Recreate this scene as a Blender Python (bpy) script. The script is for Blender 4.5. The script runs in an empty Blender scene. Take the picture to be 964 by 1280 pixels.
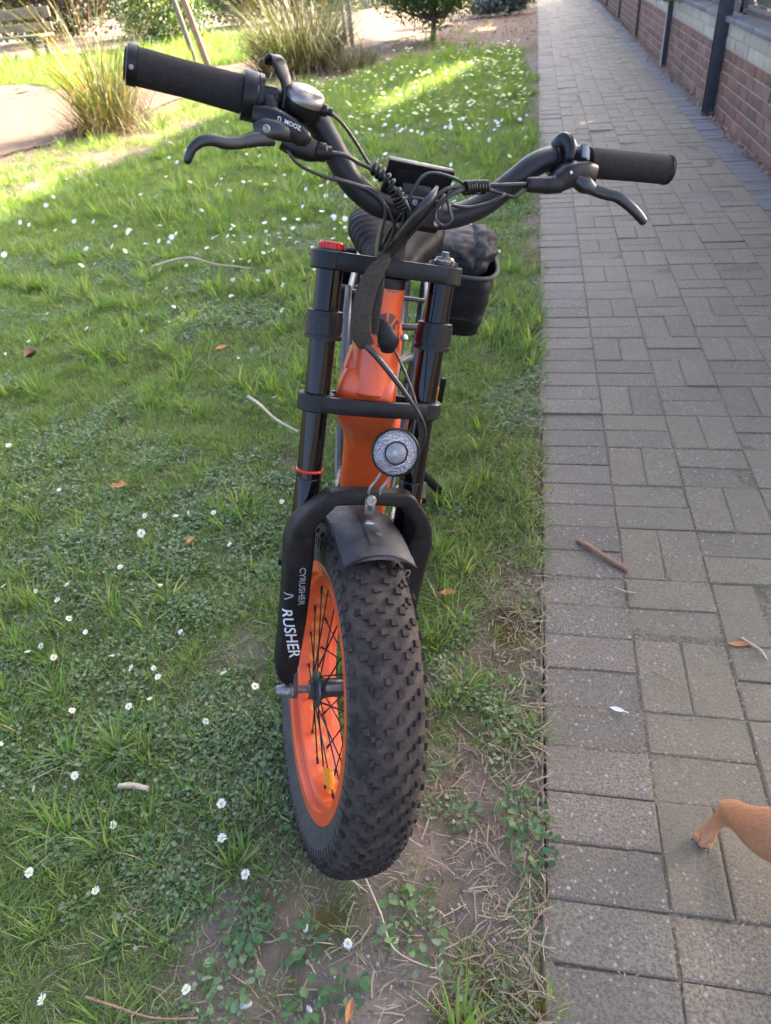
import bpy, bmesh, math, random
import numpy as np
from mathutils import Matrix, Vector
from mathutils.bvhtree import BVHTree
random.seed(7); RNG = np.random.default_rng(7)
SC = bpy.context.scene
COL = SC.collection
R = math.radians

# ------------------------------------------------------------------ camera
PITCH, YAW, ROLL, CAMH, FPX = 0.658748, 0.226557, -0.103737, 1.29798, 900.62
fw = np.array([-math.sin(YAW)*math.cos(PITCH), math.cos(YAW)*math.cos(PITCH), -math.sin(PITCH)])
rt = np.array([math.cos(YAW), math.sin(YAW), 0.0]); up0 = np.cross(rt, fw)
CR = math.cos(ROLL)*rt + math.sin(ROLL)*up0
CU = -math.sin(ROLL)*rt + math.cos(ROLL)*up0
cam_d = bpy.data.cameras.new('camera'); cam = bpy.data.objects.new('camera', cam_d); COL.objects.link(cam)
cam.matrix_world = Matrix(((CR[0], CU[0], -fw[0], 0), (CR[1], CU[1], -fw[1], 0), (CR[2], CU[2], -fw[2], CAMH), (0, 0, 0, 1)))
cam_d.sensor_fit = 'HORIZONTAL'; cam_d.sensor_width = 36.0; cam_d.lens = 36.0*FPX/964.0
cam_d.clip_start = 0.02; cam_d.clip_end = 800
cam_d.dof.use_dof = True; cam_d.dof.focus_distance = 1.2; cam_d.dof.aperture_fstop = cam_d.lens/3.2
SC.camera = cam

def project(P):                      # world points -> photo pixels (964x1280) and depth; used only to rank pieces by size in view
    d = np.atleast_2d(P) - np.array([0, 0, CAMH]); z = d @ fw
    zz = np.where(z > 0.05, z, 0.05)
    return 482+FPX*(d@CR)/zz, 640-FPX*(d@CU)/zz, z

# ------------------------------------------------------------------ light
SUN_AZ, SUN_EL = R(42), R(30)        # azimuth measured from +Y towards +X
W = bpy.data.worlds.new("World"); SC.world = W; W.use_nodes = True
nt = W.node_tree; bg = nt.nodes['Background']
sky = nt.nodes.new('ShaderNodeTexSky'); sky.sky_type = 'NISHITA'; sky.sun_disc = False
sky.sun_elevation = SUN_EL; sky.sun_rotation = SUN_AZ; sky.air_density = 0.45; sky.dust_density = 4.0; sky.ozone_density = 0.3
nt.links.new(sky.outputs[0], bg.inputs[0]); bg.inputs[1].default_value = 0.13
sd = bpy.data.lights.new('sun', 'SUN'); sd.energy = 4.0; sd.angle = R(0.5); sd.color = (1.0, 0.86, 0.66)
so = bpy.data.objects.new('sun', sd); COL.objects.link(so)
sdir = Vector((math.sin(SUN_AZ)*math.cos(SUN_EL), math.cos(SUN_AZ)*math.cos(SUN_EL), math.sin(SUN_EL)))
so.rotation_euler = sdir.to_track_quat('Z', 'Y').to_euler(); so.location = (8, 25, 18)
SC.view_settings.view_transform = 'Standard'; SC.view_settings.look = 'None'
SC.view_settings.gamma = 1; SC.view_settings.exposure = 3.35

# ------------------------------------------------------------------ materials
MATS = {}
def nodes(name):
    m = bpy.data.materials.new(name); m.use_nodes = True
    return m, m.node_tree, m.node_tree.nodes['Principled BSDF'], m.node_tree.nodes['Material Output']
def N(t, kind, **kw):
    n = t.nodes.new(kind)
    for k, v in kw.items():
        if k in n.inputs: n.inputs[k].default_value = v
        else: setattr(n, k, v)
    return n
def noise(t, scale, detail=4, rough=0.6, vec=None):
    n = N(t, 'ShaderNodeTexNoise'); n.inputs['Scale'].default_value = scale; n.inputs['Detail'].default_value = detail
    n.inputs['Roughness'].default_value = rough
    if vec is not None: t.links.new(vec, n.inputs['Vector'])
    return n
def ramp(t, fac, stops):
    r = N(t, 'ShaderNodeValToRGB'); e = r.color_ramp.elements
    while len(e) < len(stops): e.new(0.5)
    for i, (p, c) in enumerate(stops):
        e[i].position = p; e[i].color = (c[0], c[1], c[2], 1) if not isinstance(c, float) else (c, c, c, 1)
    t.links.new(fac, r.inputs[0]); return r
def mix(t, fac, a, b, mode='MIX'):
    m = N(t, 'ShaderNodeMix'); m.data_type = 'RGBA'; m.blend_type = mode
    for s, v in ((0, fac), (6, a), (7, b)):
        if hasattr(v, 'is_linked') or hasattr(v, 'links'): t.links.new(v, m.inputs[s])
        else: m.inputs[s].default_value = v if s == 0 else (v[0], v[1], v[2], 1)
    return m.outputs[2]
def math_n(t, op, a, b=0.5):
    m = N(t, 'ShaderNodeMath'); m.operation = op
    for i, v in enumerate((a, b)):
        if hasattr(v, 'links'): t.links.new(v, m.inputs[i])
        else: m.inputs[i].default_value = v
    return m.outputs[0]
def bump(t, bsdf, height, strength=0.3, dist=0.002):
    b = N(t, 'ShaderNodeBump'); b.inputs['Strength'].default_value = strength; b.inputs['Distance'].default_value = dist
    t.links.new(height, b.inputs['Height']); t.links.new(b.outputs[0], bsdf.inputs['Normal'])
def mat(name, c1, c2=None, scale=30, rough=0.5, rvar=0.1, metal=0.0, bmp=0.0, bscale=None, coat=0.0, dust=None, dust_amt=0.5, spec=0.5):
    """two-tone noisy paint/plastic/metal with roughness variation, fine relief and optional settled dust"""
    if name in MATS: return MATS[name]
    m, t, p, o = nodes(name); c2 = c2 or tuple(x*0.75 for x in c1)
    geo = N(t, 'ShaderNodeTexCoord').outputs['Object']
    n = noise(t, scale, 5, 0.65, geo)
    col = mix(t, ramp(t, n.outputs[0], [(0.35, 0.0), (0.65, 1.0)]).outputs[0], c1, c2)
    if dust:
        n2 = noise(t, scale*0.35, 8, 0.75, geo)
        f = ramp(t, n2.outputs[0], [(0.42, 0.0), (0.72, dust_amt)]).outputs[0]
        col = mix(t, f, col, dust)
    t.links.new(col, p.inputs['Base Color'])
    n3 = noise(t, scale*2.3, 4, 0.6, geo)
    rr = ramp(t, n3.outputs[0], [(0.3, max(rough-rvar, 0.02)), (0.7, min(rough+rvar, 1.0))])
    t.links.new(rr.outputs[0], p.inputs['Roughness'])
    p.inputs['Metallic'].default_value = metal; p.inputs['Coat Weight'].default_value = coat
    p.inputs['Specular IOR Level'].default_value = spec
    if bmp:
        n4 = noise(t, bscale or scale*6, 5, 0.6, geo); bump(t, p, n4.outputs[0], bmp, 0.002)
    MATS[name] = m; return m
def leafmat(name, cols, trans=0.35, rough=0.5, island=True, hue_noise=1.2, spec=0.45):
    """leaf / blade: colour picked per leaf, light passing through"""
    m, t, p, o = nodes(name)
    g = N(t, 'ShaderNodeNewGeometry'); oi = N(t, 'ShaderNodeObjectInfo')
    r = math_n(t, 'FRACT', math_n(t, 'ADD', g.outputs['Random Per Island'], oi.outputs['Random']), 0.0)
    k = len(cols)
    cr = ramp(t, r, [((i+0.5)/k, c) for i, c in enumerate(cols)])
    n = noise(t, hue_noise, 3, 0.6, g.outputs['Position'])
    c = mix(t, ramp(t, n.outputs[0], [(0.35, 0.0), (0.7, 0.55)]).outputs[0], cr.outputs[0], mix(t, 1.0, cr.outputs[0], (0.80, 0.84, 0.72), 'MULTIPLY'))
    t.links.new(c, p.inputs['Base Color']); p.inputs['Roughness'].default_value = rough; p.inputs['Specular IOR Level'].default_value = spec
    tr = N(t, 'ShaderNodeBsdfTranslucent'); t.links.new(mix(t, 1.0, c, (1.45, 1.5, 0.55), 'MULTIPLY'), tr.inputs[0])
    ms = N(t, 'ShaderNodeMixShader'); ms.inputs[0].default_value = trans
    t.links.new(p.outputs[0], ms.inputs[1]); t.links.new(tr.outputs[0], ms.inputs[2]); t.links.new(ms.outputs[0], o.inputs[0])
    MATS[name] = m; return m

M_black = mat('black satin metal', (0.0045, 0.0045, 0.005), (0.008, 0.008, 0.0085), 40, 0.42, 0.1, 0.0, 0.05, 400, dust=(0.06, 0.05, 0.04), dust_amt=0.10, spec=0.22)
M_gloss = mat('black anodised stanchion', (0.0025, 0.002, 0.002), (0.005, 0.0035, 0.003), 25, 0.09, 0.03, 0.0, spec=0.24)
M_bar = mat('matt black handlebar', (0.006, 0.0065, 0.0085), (0.009, 0.0095, 0.012), 50, 0.45, 0.08, spec=0.28)
M_foam = mat('foam grip', (0.009, 0.0085, 0.0085), (0.016, 0.015, 0.0145), 220, 0.85, 0.08, 0, 0.35, 900, spec=0.25)
M_plastic = mat('black plastic', (0.004, 0.004, 0.0045), (0.007, 0.007, 0.0075), 60, 0.36, 0.1, 0, 0.06, 700, spec=0.25)
M_lever = mat('painted lever', (0.004, 0.0045, 0.006), (0.007, 0.0075, 0.009), 40, 0.32, 0.08)
M_silver = mat('brushed aluminium', (0.42, 0.40, 0.38), (0.30, 0.29, 0.28), 60, 0.3, 0.1, 0.9)
M_steel = mat('dull steel', (0.30, 0.29, 0.28), (0.16, 0.14, 0.12), 120, 0.45, 0.12, 0.8)
M_grey = mat('grey painted tube', (0.075, 0.075, 0.078), (0.05, 0.05, 0.053), 50, 0.42, 0.1, 0.4)
M_orange = mat('orange frame paint', (0.56, 0.070, 0.011), (0.48, 0.058, 0.010), 12, 0.38, 0.08, 0.0, coat=0.10, dust=(0.34, 0.12, 0.05), dust_amt=0.12)
M_rim = mat('orange rim paint', (0.60, 0.070, 0.012), (0.50, 0.062, 0.014), 25, 0.42, 0.1, 0.0, coat=0.05, dust=(0.36, 0.13, 0.075), dust_amt=0.4)
M_rimtape = mat('orange rim strip', (0.66, 0.18, 0.02), (0.52, 0.13, 0.02), 40, 0.5, 0.1, dust=(0.34, 0.2, 0.1), dust_amt=0.5)
M_tyre = mat('dusty tyre rubber', (0.020, 0.018, 0.017), (0.036, 0.030, 0.027), 60, 0.8, 0.1, 0, 0.5, 500, dust=(0.088, 0.064, 0.051), dust_amt=0.9, spec=0.12)
M_wall = mat('tyre sidewall', (0.040, 0.037, 0.034), (0.060, 0.053, 0.047), 45, 0.6, 0.1, 0, 0.15, 300, dust=(0.085, 0.07, 0.058), dust_amt=0.5, spec=0.25)
M_knob = mat('tread block rubber', (0.014, 0.013, 0.013), (0.024, 0.021, 0.020), 90, 0.75, 0.1, 0, 0.3, 600, dust=(0.075, 0.055, 0.044), dust_amt=0.75, spec=0.12)
M_fork = mat('dusty fork lower', (0.006, 0.0055, 0.0055), (0.010, 0.009, 0.0085), 35, 0.50, 0.1, 0, 0.05, 500, dust=(0.042, 0.032, 0.026), dust_amt=0.35, spec=0.16)
M_fender = mat('dusty fender plastic', (0.020, 0.020, 0.023), (0.032, 0.032, 0.036), 45, 0.5, 0.1, 0, 0.12, 400, dust=(0.10, 0.093, 0.087), dust_amt=0.4, spec=0.3)
M_cable = mat('cable housing', (0.006, 0.0055, 0.0055), (0.011, 0.010, 0.0095), 90, 0.42, 0.1, dust=(0.09, 0.07, 0.06), dust_amt=0.3)
M_strap = mat('woven webbing', (0.030, 0.025, 0.019), (0.060, 0.048, 0.036), 320, 0.85, 0.08, 0, 0.8, 700, spec=0.2)
M_red = mat('red anodised cap', (0.55, 0.025, 0.02), (0.40, 0.02, 0.015), 60, 0.35, 0.1, 0.3)
M_white = mat('white print', (0.62, 0.62, 0.62), (0.42, 0.42, 0.43), 300, 0.6, 0.1)
M_greyprint = mat('worn grey print', (0.36, 0.35, 0.34), (0.16, 0.16, 0.16), 400, 0.6, 0.1)
M_lens_ring = None
M_amber = mat('amber reflector', (0.85, 0.30, 0.02), (0.75, 0.22, 0.01), 200, 0.25, 0.05, coat=0.5)
M_seat = mat('black vinyl', (0.006, 0.006, 0.006), (0.010, 0.010, 0.010), 30, 0.5, 0.07, 0, 0.1, 500, spec=.05)
M_bag = mat('black nylon', (0.004, 0.004, 0.005), (0.008, 0.008, 0.009), 40, 0.6, 0.1, 0, 0.3, 900, spec=0.25)
M_raincoat = mat('crumpled black waterproof', (0.008, 0.008, 0.009), (0.013, 0.013, 0.015), 20, 0.62, 0.1, 0, 0.3, 60, spec=0.12)
M_rubber = mat('black rubber', (0.02, 0.02, 0.02), (0.03, 0.03, 0.03), 60, 0.7, 0.1)
M_postm = mat('charcoal painted steel', (0.022, 0.025, 0.033), (0.034, 0.037, 0.046), 8, 0.42, 0.12, 0, 0.15, 60, dust=(0.10, 0.09, 0.085), dust_amt=0.2)
M_wire = mat('galvanised wire', (0.34, 0.34, 0.34), (0.22, 0.22, 0.22), 60, 0.45, 0.1, 0.7)
M_wood = mat('weathered stake', (0.30, 0.20, 0.11), (0.20, 0.13, 0.075), 14, 0.8, 0.1, 0, 0.5, 60)
M_woodg = mat('grey weathered stake', (0.20, 0.165, 0.13), (0.13, 0.105, 0.085), 14, 0.85, 0.1, 0, 0.5, 60)
M_bench = mat('weathered bench plank', (0.26, 0.20, 0.12), (0.17, 0.13, 0.085), 9, 0.8, 0.1, 0, 0.4, 40)
M_benchg = mat('mossy bench plank', (0.15, 0.16, 0.11), (0.10, 0.105, 0.075), 9, 0.8, 0.1, 0, 0.4, 40)
M_picket = mat('pale fence board', (0.42, 0.36, 0.18), (0.32, 0.26, 0.13), 8, 0.75, 0.1, 0, 0.3, 40)
M_paint = mat('cream post paint', (0.62, 0.56, 0.46), (0.52, 0.47, 0.38), 8, 0.6, 0.1)
M_bark = mat('bark', (0.075, 0.055, 0.04), (0.12, 0.09, 0.065), 25, 0.9, 0.05, 0, 0.9, 60)
M_stick = mat('dry stick', (0.30, 0.17, 0.10), (0.20, 0.11, 0.07), 90, 0.75, 0.1, 0, 0.6, 300)
M_pale = mat('pale dry stem', (0.46, 0.38, 0.27), (0.34, 0.26, 0.17), 90, 0.8, 0.1, 0, 0.4, 300)
M_leafdry = mat('fallen leaf', (0.42, 0.19, 0.06), (0.30, 0.11, 0.04), 120, 0.7, 0.1, 0, 0.5, 300)
M_leafbrown = mat('brown curled leaf', (0.14, 0.055, 0.035), (0.09, 0.035, 0.025), 120, 0.7, 0.1, 0, 0.5, 300)
M_feather = mat('white feather', (0.72, 0.74, 0.78), (0.6, 0.62, 0.66), 200, 0.8, 0.1)
M_pebble = mat('pebble', (0.38, 0.37, 0.36), (0.25, 0.24, 0.235), 80, 0.7, 0.1, 0, 0.3, 300)
M_petal = leafmat('daisy petal', [(0.80, 0.80, 0.82), (0.74, 0.74, 0.78), (0.84, 0.84, 0.84)], 0.25, 0.6)
M_disc = mat('daisy centre', (0.72, 0.50, 0.03), (0.6, 0.36, 0.02), 900, 0.8, 0.1, 0, 0.6, 2500)
M_stem = mat('green stem', (0.07, 0.12, 0.03), (0.05, 0.09, 0.025), 90, 0.6)

# ------------------------------------------------------------------ mesh helpers
class MB:
    def __init__(s): s.v = []; s.f = []; s.m = []
    def add(s, verts, faces, mi=0):
        b = len(s.v); s.v += [tuple(map(float, p)) for p in verts]
        s.f += [tuple(i+b for i in f) for f in faces]; s.m += [mi]*len(faces); return s
    def box(s, c, h, rot=None, bev=0.0, mi=0):
        c = Vector(c); rot = rot or Matrix.Identity(3)
        if bev <= 0:
            vs = [c+rot@Vector((x*h[0], y*h[1], z*h[2])) for z in (-1, 1) for y in (-1, 1) for x in (-1, 1)]
            return s.add(vs, [(0, 2, 3, 1), (4, 5, 7, 6), (0, 1, 5, 4), (2, 6, 7, 3), (0, 4, 6, 2), (1, 3, 7, 5)], mi)
        bm = bmesh.new(); bmesh.ops.create_cube(bm, size=2.0)
        for v in bm.verts: v.co = Vector((v.co.x*h[0], v.co.y*h[1], v.co.z*h[2]))
        bmesh.ops.bevel(bm, geom=list(bm.edges), offset=bev, segments=2, profile=0.6, affect='EDGES')
        vs = [c+rot@v.co for v in bm.verts]; fs = [[v.index for v in f.verts] for f in bm.faces]; bm.free()
        return s.add(vs, fs, mi)
    def sweep(s, pts, rad, n=16, smooth=6, up=None, expo=2.0, caps=True, mi=0, closed=False):
        """loft of super-ellipse sections along a smoothed line; rad: r or (ra, rb) per point; up fixes the rb axis"""
        pts = [Vector(p) for p in pts]; k = len(pts)
        if not isinstance(rad, list): rad = [rad]*k
        rad = [(r, r) if not isinstance(r, tuple) else r for r in rad]
        P, Q = [], []
        if smooth > 1 and k > 2:
            for i in range(k-1):
                p0, p1, p2, p3 = pts[max(i-1, 0)], pts[i], pts[i+1], pts[min(i+2, k-1)]
                for j in range(smooth):
                    u = j/smooth
                    P.append(0.5*((2*p1)+(p2-p0)*u+(2*p0-5*p1+4*p2-p3)*u*u+(3*p1-p0-3*p2+p3)*u**3))
                    w = u*u*(3-2*u); Q.append((rad[i][0]*(1-w)+rad[i+1][0]*w, rad[i][1]*(1-w)+rad[i+1][1]*w))
            P.append(pts[-1]); Q.append(rad[-1])
        else: P, Q = pts, rad
        L = len(P); vs = []; prev = None
        for i in range(L):
            t = (P[min(i+1, L-1)]-P[max(i-1, 0)])
            if t.length < 1e-9: t = Vector((0, 0, 1))
            t.normalize()
            if up is not None: b = Vector(up)
            elif prev is not None: b = prev
            else: b = Vector((0, 0, 1)) if abs(t.z) < 0.9 else Vector((0, 1, 0))
            b = (b-t*b.dot(t)); b.normalize(); prev = b; a = t.cross(b)
            for j in range(n):
                th = 2*math.pi*j/n; c, sn = math.cos(th), math.sin(th)
                c = math.copysign(abs(c)**(2/expo), c); sn = math.copysign(abs(sn)**(2/expo), sn)
                vs.append(P[i]+a*(c*Q[i][0])+b*(sn*Q[i][1]))
        fs = [(i*n+j, i*n+(j+1) % n, (i+1)*n+(j+1) % n, (i+1)*n+j) for i in range(L-1) for j in range(n)]
        if caps: fs += [tuple(range(n-1, -1, -1)), tuple((L-1)*n+j for j in range(n))]
        return s.add(vs, fs, mi)
    def lathe(s, prof, origin, axis, n=32, mi=0, cap=True):
        """prof: (radius, distance along axis)"""
        ax = Vector(axis).normalized(); o = Vector(origin)
        u = ax.orthogonal().normalized(); w = ax.cross(u); vs = []; k = len(prof)
        for r, h in prof:
            for j in range(n):
                a = 2*math.pi*j/n; vs.append(o+ax*h+(u*math.cos(a)+w*math.sin(a))*r)
        fs = [(i*n+j, i*n+(j+1) % n, (i+1)*n+(j+1) % n, (i+1)*n+j) for i in range(k-1) for j in range(n)]
        if cap: fs += [tuple(range(n-1, -1, -1)), tuple((k-1)*n+j for j in range(n))]
        return s.add(vs, fs, mi)
    def ring(s, prof, n=96, mi=0):
        """closed profile (x, r) turned about the local X axis"""
        k = len(prof); vs = []
        for j in range(n):
            a = 2*math.pi*j/n
            for x, r in prof: vs.append((x, -r*math.sin(a), r*math.cos(a)))
        fs = [(j*k+i, j*k+(i+1) % k, ((j+1) % n)*k+(i+1) % k, ((j+1) % n)*k+i) for j in range(n) for i in range(k)]
        return s.add(vs, fs, mi)
    def mesh(s, name, mats, angle=40):
        me = bpy.data.meshes.new(name); me.from_pydata(s.v, [], s.f)
        for m in (mats if isinstance(mats, (list, tuple)) else [mats]): me.materials.append(m)
        if any(s.m): me.polygons.foreach_set('material_index', s.m)
        bm = bmesh.new(); bm.from_mesh(me); bmesh.ops.recalc_face_normals(bm, faces=bm.faces); bm.to_mesh(me); bm.free()
        me.polygons.foreach_set('use_smooth', [True]*len(me.polygons))
        if angle < 180: me.set_sharp_from_angle(angle=R(angle))
        me.update(); return me
    def build(s, name, mats, parent=None, mw=None, angle=40):
        o = bpy.data.objects.new(name, s.mesh(name, mats, angle)); COL.objects.link(o)
        return place(o, parent, mw)
WORLD = {}
def place(o, parent=None, mw=None):
    mw = mw or Matrix.Identity(4)
    WORLD[o] = mw
    if parent is not None:
        o.parent = parent; o.matrix_basis = WORLD[parent].inverted() @ mw
    else: o.matrix_basis = mw
    return o
def tag(o, label, cat, group=None, kind=None):
    if label: o['label'] = label
    if cat: o['category'] = cat
    if group: o['group'] = group
    if kind: o['kind'] = kind
    return o
def empty(name, loc, label, cat, group=None, rz=0.0):
    o = bpy.data.objects.new(name, None); COL.objects.link(o); o.empty_display_size = 0.1
    place(o, None, Matrix.Translation(loc) @ Matrix.Rotation(rz, 4, 'Z'))
    return tag(o, label, cat, group)
def obj(name, me, parent=None, mw=None):
    o = bpy.data.objects.new(name, me); COL.objects.link(o); return place(o, parent, mw)
def np_mesh(name, V, F, m, smooth=False):
    """fast mesh from an (n,3) array and an (k,4) or (k,3) face array"""
    me = bpy.data.meshes.new(name); V = np.asarray(V, np.float32); F = np.asarray(F, np.int32); k = F.shape[1]
    me.vertices.add(len(V)); me.vertices.foreach_set('co', V.ravel())
    me.loops.add(F.size); me.loops.foreach_set('vertex_index', F.ravel())
    me.polygons.add(len(F)); me.polygons.foreach_set('loop_start', np.arange(0, F.size, k, dtype=np.int32))
    me.polygons.foreach_set('loop_total', np.full(len(F), k, np.int32))
    for x in (m if isinstance(m, (list, tuple)) else [m]): me.materials.append(x)
    me.update(calc_edges=True); me.validate()
    if smooth: me.polygons.foreach_set('use_smooth', [True]*len(me.polygons))
    return me

# value noise for masks and relief
def vnoise(x, y, s, seed=0):
    x = np.asarray(x, float)*s; y = np.asarray(y, float)*s
    xi = np.floor(x).astype(int); yi = np.floor(y).astype(int); fx = x-xi; fy = y-yi
    fx = fx*fx*(3-2*fx); fy = fy*fy*(3-2*fy)
    def h(a, b):
        n = (a*374761393 + b*668265263 + seed*1442695041) & 0x7fffffff
        n = ((n ^ (n >> 13))*1274126177) & 0x7fffffff
        return ((n ^ (n >> 16)) & 0xffff)/65535.0
    return (h(xi, yi)*(1-fx)+h(xi+1, yi)*fx)*(1-fy)+(h(xi, yi+1)*(1-fx)+h(xi+1, yi+1)*fx)*fy
def fbm(x, y, s, seed=0, o=4):
    a, t, k = 0.5, 0, 0
    for i in range(o): t = t+a*vnoise(x, y, s*2**i, seed+i*17); k += a; a *= 0.5
    return t/k
def inpoly(x, y, poly):
    x = np.asarray(x, float); y = np.asarray(y, float); ins = np.zeros(x.shape, bool); n = len(poly)
    for i in range(n):
        x0, y0 = poly[i]; x1, y1 = poly[(i+1) % n]
        c = ((y0 > y) != (y1 > y)) & (x < (x1-x0)*(y-y0)/((y1-y0) if y1 != y0 else 1e-9)+x0); ins ^= c
    return ins

# ------------------------------------------------------------------ layout of the ground
PX0, PX1, PU = 0.075, 1.4925, 0.2025          # path edges and paver module
LAWN = [(-9, -3), (-9, 3.6), (-6, 4.1), (-4.7, 4.7), (-4.02, 5.3), (-3.69, 5.95), (-3.39, 6.74), (-3.4, 8.0), (-3.43, 9.4), (-2.76, 10.3), (-2.28, 11.1), (-1.95, 12.5), (-1.28, 13.05), (-0.2, 12.7), (-0.1, 11), (0.07, 8), (0.07, -3)]
FARLAWN = [(-16, 16.5), (-11.9, 17.4), (-9.2, 18.0), (-8.6, 20.2), (-6.8, 19.6), (-5.3, 17.0), (-4.86, 13.9), (-5.53, 13.5), (-6.42, 12.65), (-7.44, 12.2), (-8.3, 13.1), (-9.39, 13.6), (-14, 12.5)]
SAND = [(-16, 1.5), (-9, 4.8), (-5.9, 6.3), (-5.2, 7.14), (-4.85, 7.6), (-4.8, 8.4), (-4.5, 10), (-3.9, 11.8), (-3.3, 13.3), (-2.6, 15.0), (-1.75, 17.0), (-1.45, 19), (-1.1, 22), (-1.0, 32), (-5.2, 32), (-4.8, 20), (-4.9, 16), (-5.0, 14), (-5.6, 13.2), (-6.5, 12.3), (-7.44, 11.9), (-8.3, 12.8), (-9.4, 13.3), (-16, 12)]
SOIL = [(-2.75, 10.4), (-2.1, 11.4), (-1.9, 12.6), (-1.28, 13.0), (-0.2, 12.7), (0.07, 11.5), (0.07, 32), (-1.0, 32), (-1.1, 22), (-1.45, 19), (-1.75, 17.0), (-2.6, 15.0), (-3.2, 13.3), (-3.4, 12)]
def wob(x, y): return (x+(fbm(x, y, 2.5, 3)-0.5)*0.5, y+(fbm(x, y, 2.5, 9)-0.5)*0.5)
def grass_cover(x, y):
    """0..1 share of the ground hidden by green growth"""
    x = np.asarray(x, float); y = np.asarray(y, float); wx, wy = wob(x, y)
    wx = np.where(y < 4, x, wx); wy = np.where(y < 4, y, wy)
    c = inpoly(wx, wy, LAWN)*1.0
    n = fbm(x, y, 4.0, 21); n2 = fbm(x, y, 11.0, 31, 3)
    strip = np.clip((x+0.42)/0.42, 0, 1)                            # worn strip along the paving
    near = np.clip((1.7-y)/1.3, 0, 1)
    worn = strip*(0.56+0.22*near)+near*np.clip((x+1.0)/0.8, 0, 1)*0.34
    worn = np.maximum(worn, 0.85*np.exp(-(((x+0.42)/0.22)**2+((y-0.42)/0.17)**2)))
    worn = np.maximum(worn, 0.55*np.exp(-(((x+0.62)/0.10)**2+((y-1.05)/0.25)**2)))
    worn = np.maximum(worn, 0.7*np.exp(-(((x+0.72)/0.16)**2+((y-1.95)/0.25)**2)))
    c = c*np.clip((n*0.65+n2*0.35)*2.5-worn*1.5+0.22-0.33*np.clip((2.0-y)/1.6, 0, 1), 0, 1)
    c = np.maximum(c, inpoly(wx, wy, FARLAWN)*0.95)
    verge = ((x > -5.3) & (x < -3.0) & (y > 4.6) & (y < 12.5) & ~inpoly(wx, wy, SAND))*np.clip(fbm(x, y, 3, 51)*1.6-0.62, 0, 0.6)
    soilg = inpoly(x, y, SOIL)*np.clip(fbm(x, y, 1.6, 61)*2.2-1.25, 0, 0.6)
    return np.maximum(np.maximum(c, verge), soilg)

# ground sheet, fine near the camera and reaching far out
def axis(*seg):
    out = []
    for a, b, st in seg: out += list(np.arange(a, b, st))
    return np.array(out+[seg[-1][1]])
gx = axis((-300, -20, 14), (-20, -6, 0.5), (-6, -2.4, 0.12), (-2.4, 0.02, 0.022), (0.02, 0.06, 0.01), (0.06, 0.10, 0.003), (0.10, 1.6, 0.3), (1.6, 20, 2), (20, 300, 20))
gy = axis((-120, -3, 13), (-3, 0.1, 0.35), (0.1, 3.0, 0.022), (3.0, 8, 0.07), (8, 24, 0.2), (24, 60, 3), (60, 420, 20))
X, Y = np.meshgrid(gx, gy); xs, ys = X.ravel(), Y.ravel()
gz = -0.014+(fbm(xs, ys, 9, 5, 5)-0.5)*0.022+(fbm(xs, ys, 45, 6, 3)-0.5)*0.014+(fbm(xs, ys, 0.8, 8)-0.5)*0.03*np.clip(-xs, 0, 1)
edge = .0725+.016*np.clip(fbm(ys*0+3, ys, 6, 19)*2.6-1.0, 0, 1)+.006*(fbm(ys*0, ys, 40, 20)-.5)       # soil creeping unevenly over the first pavers
gz = np.minimum(gz+.010*np.clip((xs+.05)/.1, 0, 1), .0035); gz = np.where(xs > .066, np.maximum(gz, .0015), gz); gz = np.where(xs > edge, -0.07, gz)
nx = len(gx); ii = np.arange(len(gy)-1)[:, None]*nx+np.arange(nx-1)[None, :]; ii = ii.ravel()
GF = np.stack([ii, ii+1, ii+nx+1, ii+nx], -1)
m, t, p, o = nodes('soil and turf base')
g = N(t, 'ShaderNodeNewGeometry').outputs['Position']
n1 = noise(t, 6, 6, 0.7, g); n2 = noise(t, 90, 6, 0.7, g); n3 = noise(t, 420, 3, 0.6, g)
soil = mix(t, ramp(t, n1.outputs[0], [(0.35, 0.0), (0.65, 1.0)]).outputs[0], (0.15, 0.118, 0.092), (0.235, 0.195, 0.162))
soil = mix(t, ramp(t, n2.outputs[0], [(0.35, 0.0), (0.7, 0.7)]).outputs[0], soil, (0.095, 0.07, 0.055))
soil = mix(t, ramp(t, n3.outputs[0], [(0.66, 0.0), (0.72, 0.8)]).outputs[0], soil, (0.34, 0.31, 0.28))
a1 = N(t, 'ShaderNodeAttribute'); a1.attribute_name = 'cover'
turf = mix(t, ramp(t, n2.outputs[0], [(0.3, 0.0), (0.7, 1.0)]).outputs[0], (0.050, 0.070, 0.026), (0.095, 0.105, 0.045))
col = mix(t, a1.outputs['Fac'], soil, turf)
a2 = N(t, 'ShaderNodeAttribute'); a2.attribute_name = 'moss'
moss = mix(t, ramp(t, n2.outputs[0], [(0.35, 0.0), (0.7, 1.0)]).outputs[0], (0.055, 0.050, 0.010), (0.12, 0.095, 0.022))
col = mix(t, a2.outputs['Fac'], col, moss)
a3 = N(t, 'ShaderNodeAttribute'); a3.attribute_name = 'mulch'
col = mix(t, a3.outputs['Fac'], col, mix(t, ramp(t, n2.outputs[0], [(0.4, 0.0), (0.65, 1.0)]).outputs[0], (0.15, 0.105, 0.085), (0.25, 0.19, 0.155)))
t.links.new(col, p.inputs['Base Color']); p.inputs['Roughness'].default_value = 0.95; p.inputs['Specular IOR Level'].default_value = 0.15
hh = mix(t, 0.4, n2.outputs[0], n3.outputs[0]); bump(t, p, hh, 0.9, 0.006)
gm = np_mesh('ground', np.stack([xs, ys, gz], -1), GF, m, True)
def vattr(me, name, val):
    at = me.attributes.new(name, 'FLOAT', 'POINT'); at.data.foreach_set('value', np.asarray(val, np.float32))
cov = grass_cover(xs, ys)
far = (np.abs(xs) > 20) | (ys > 34) | (ys < -3)
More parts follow.
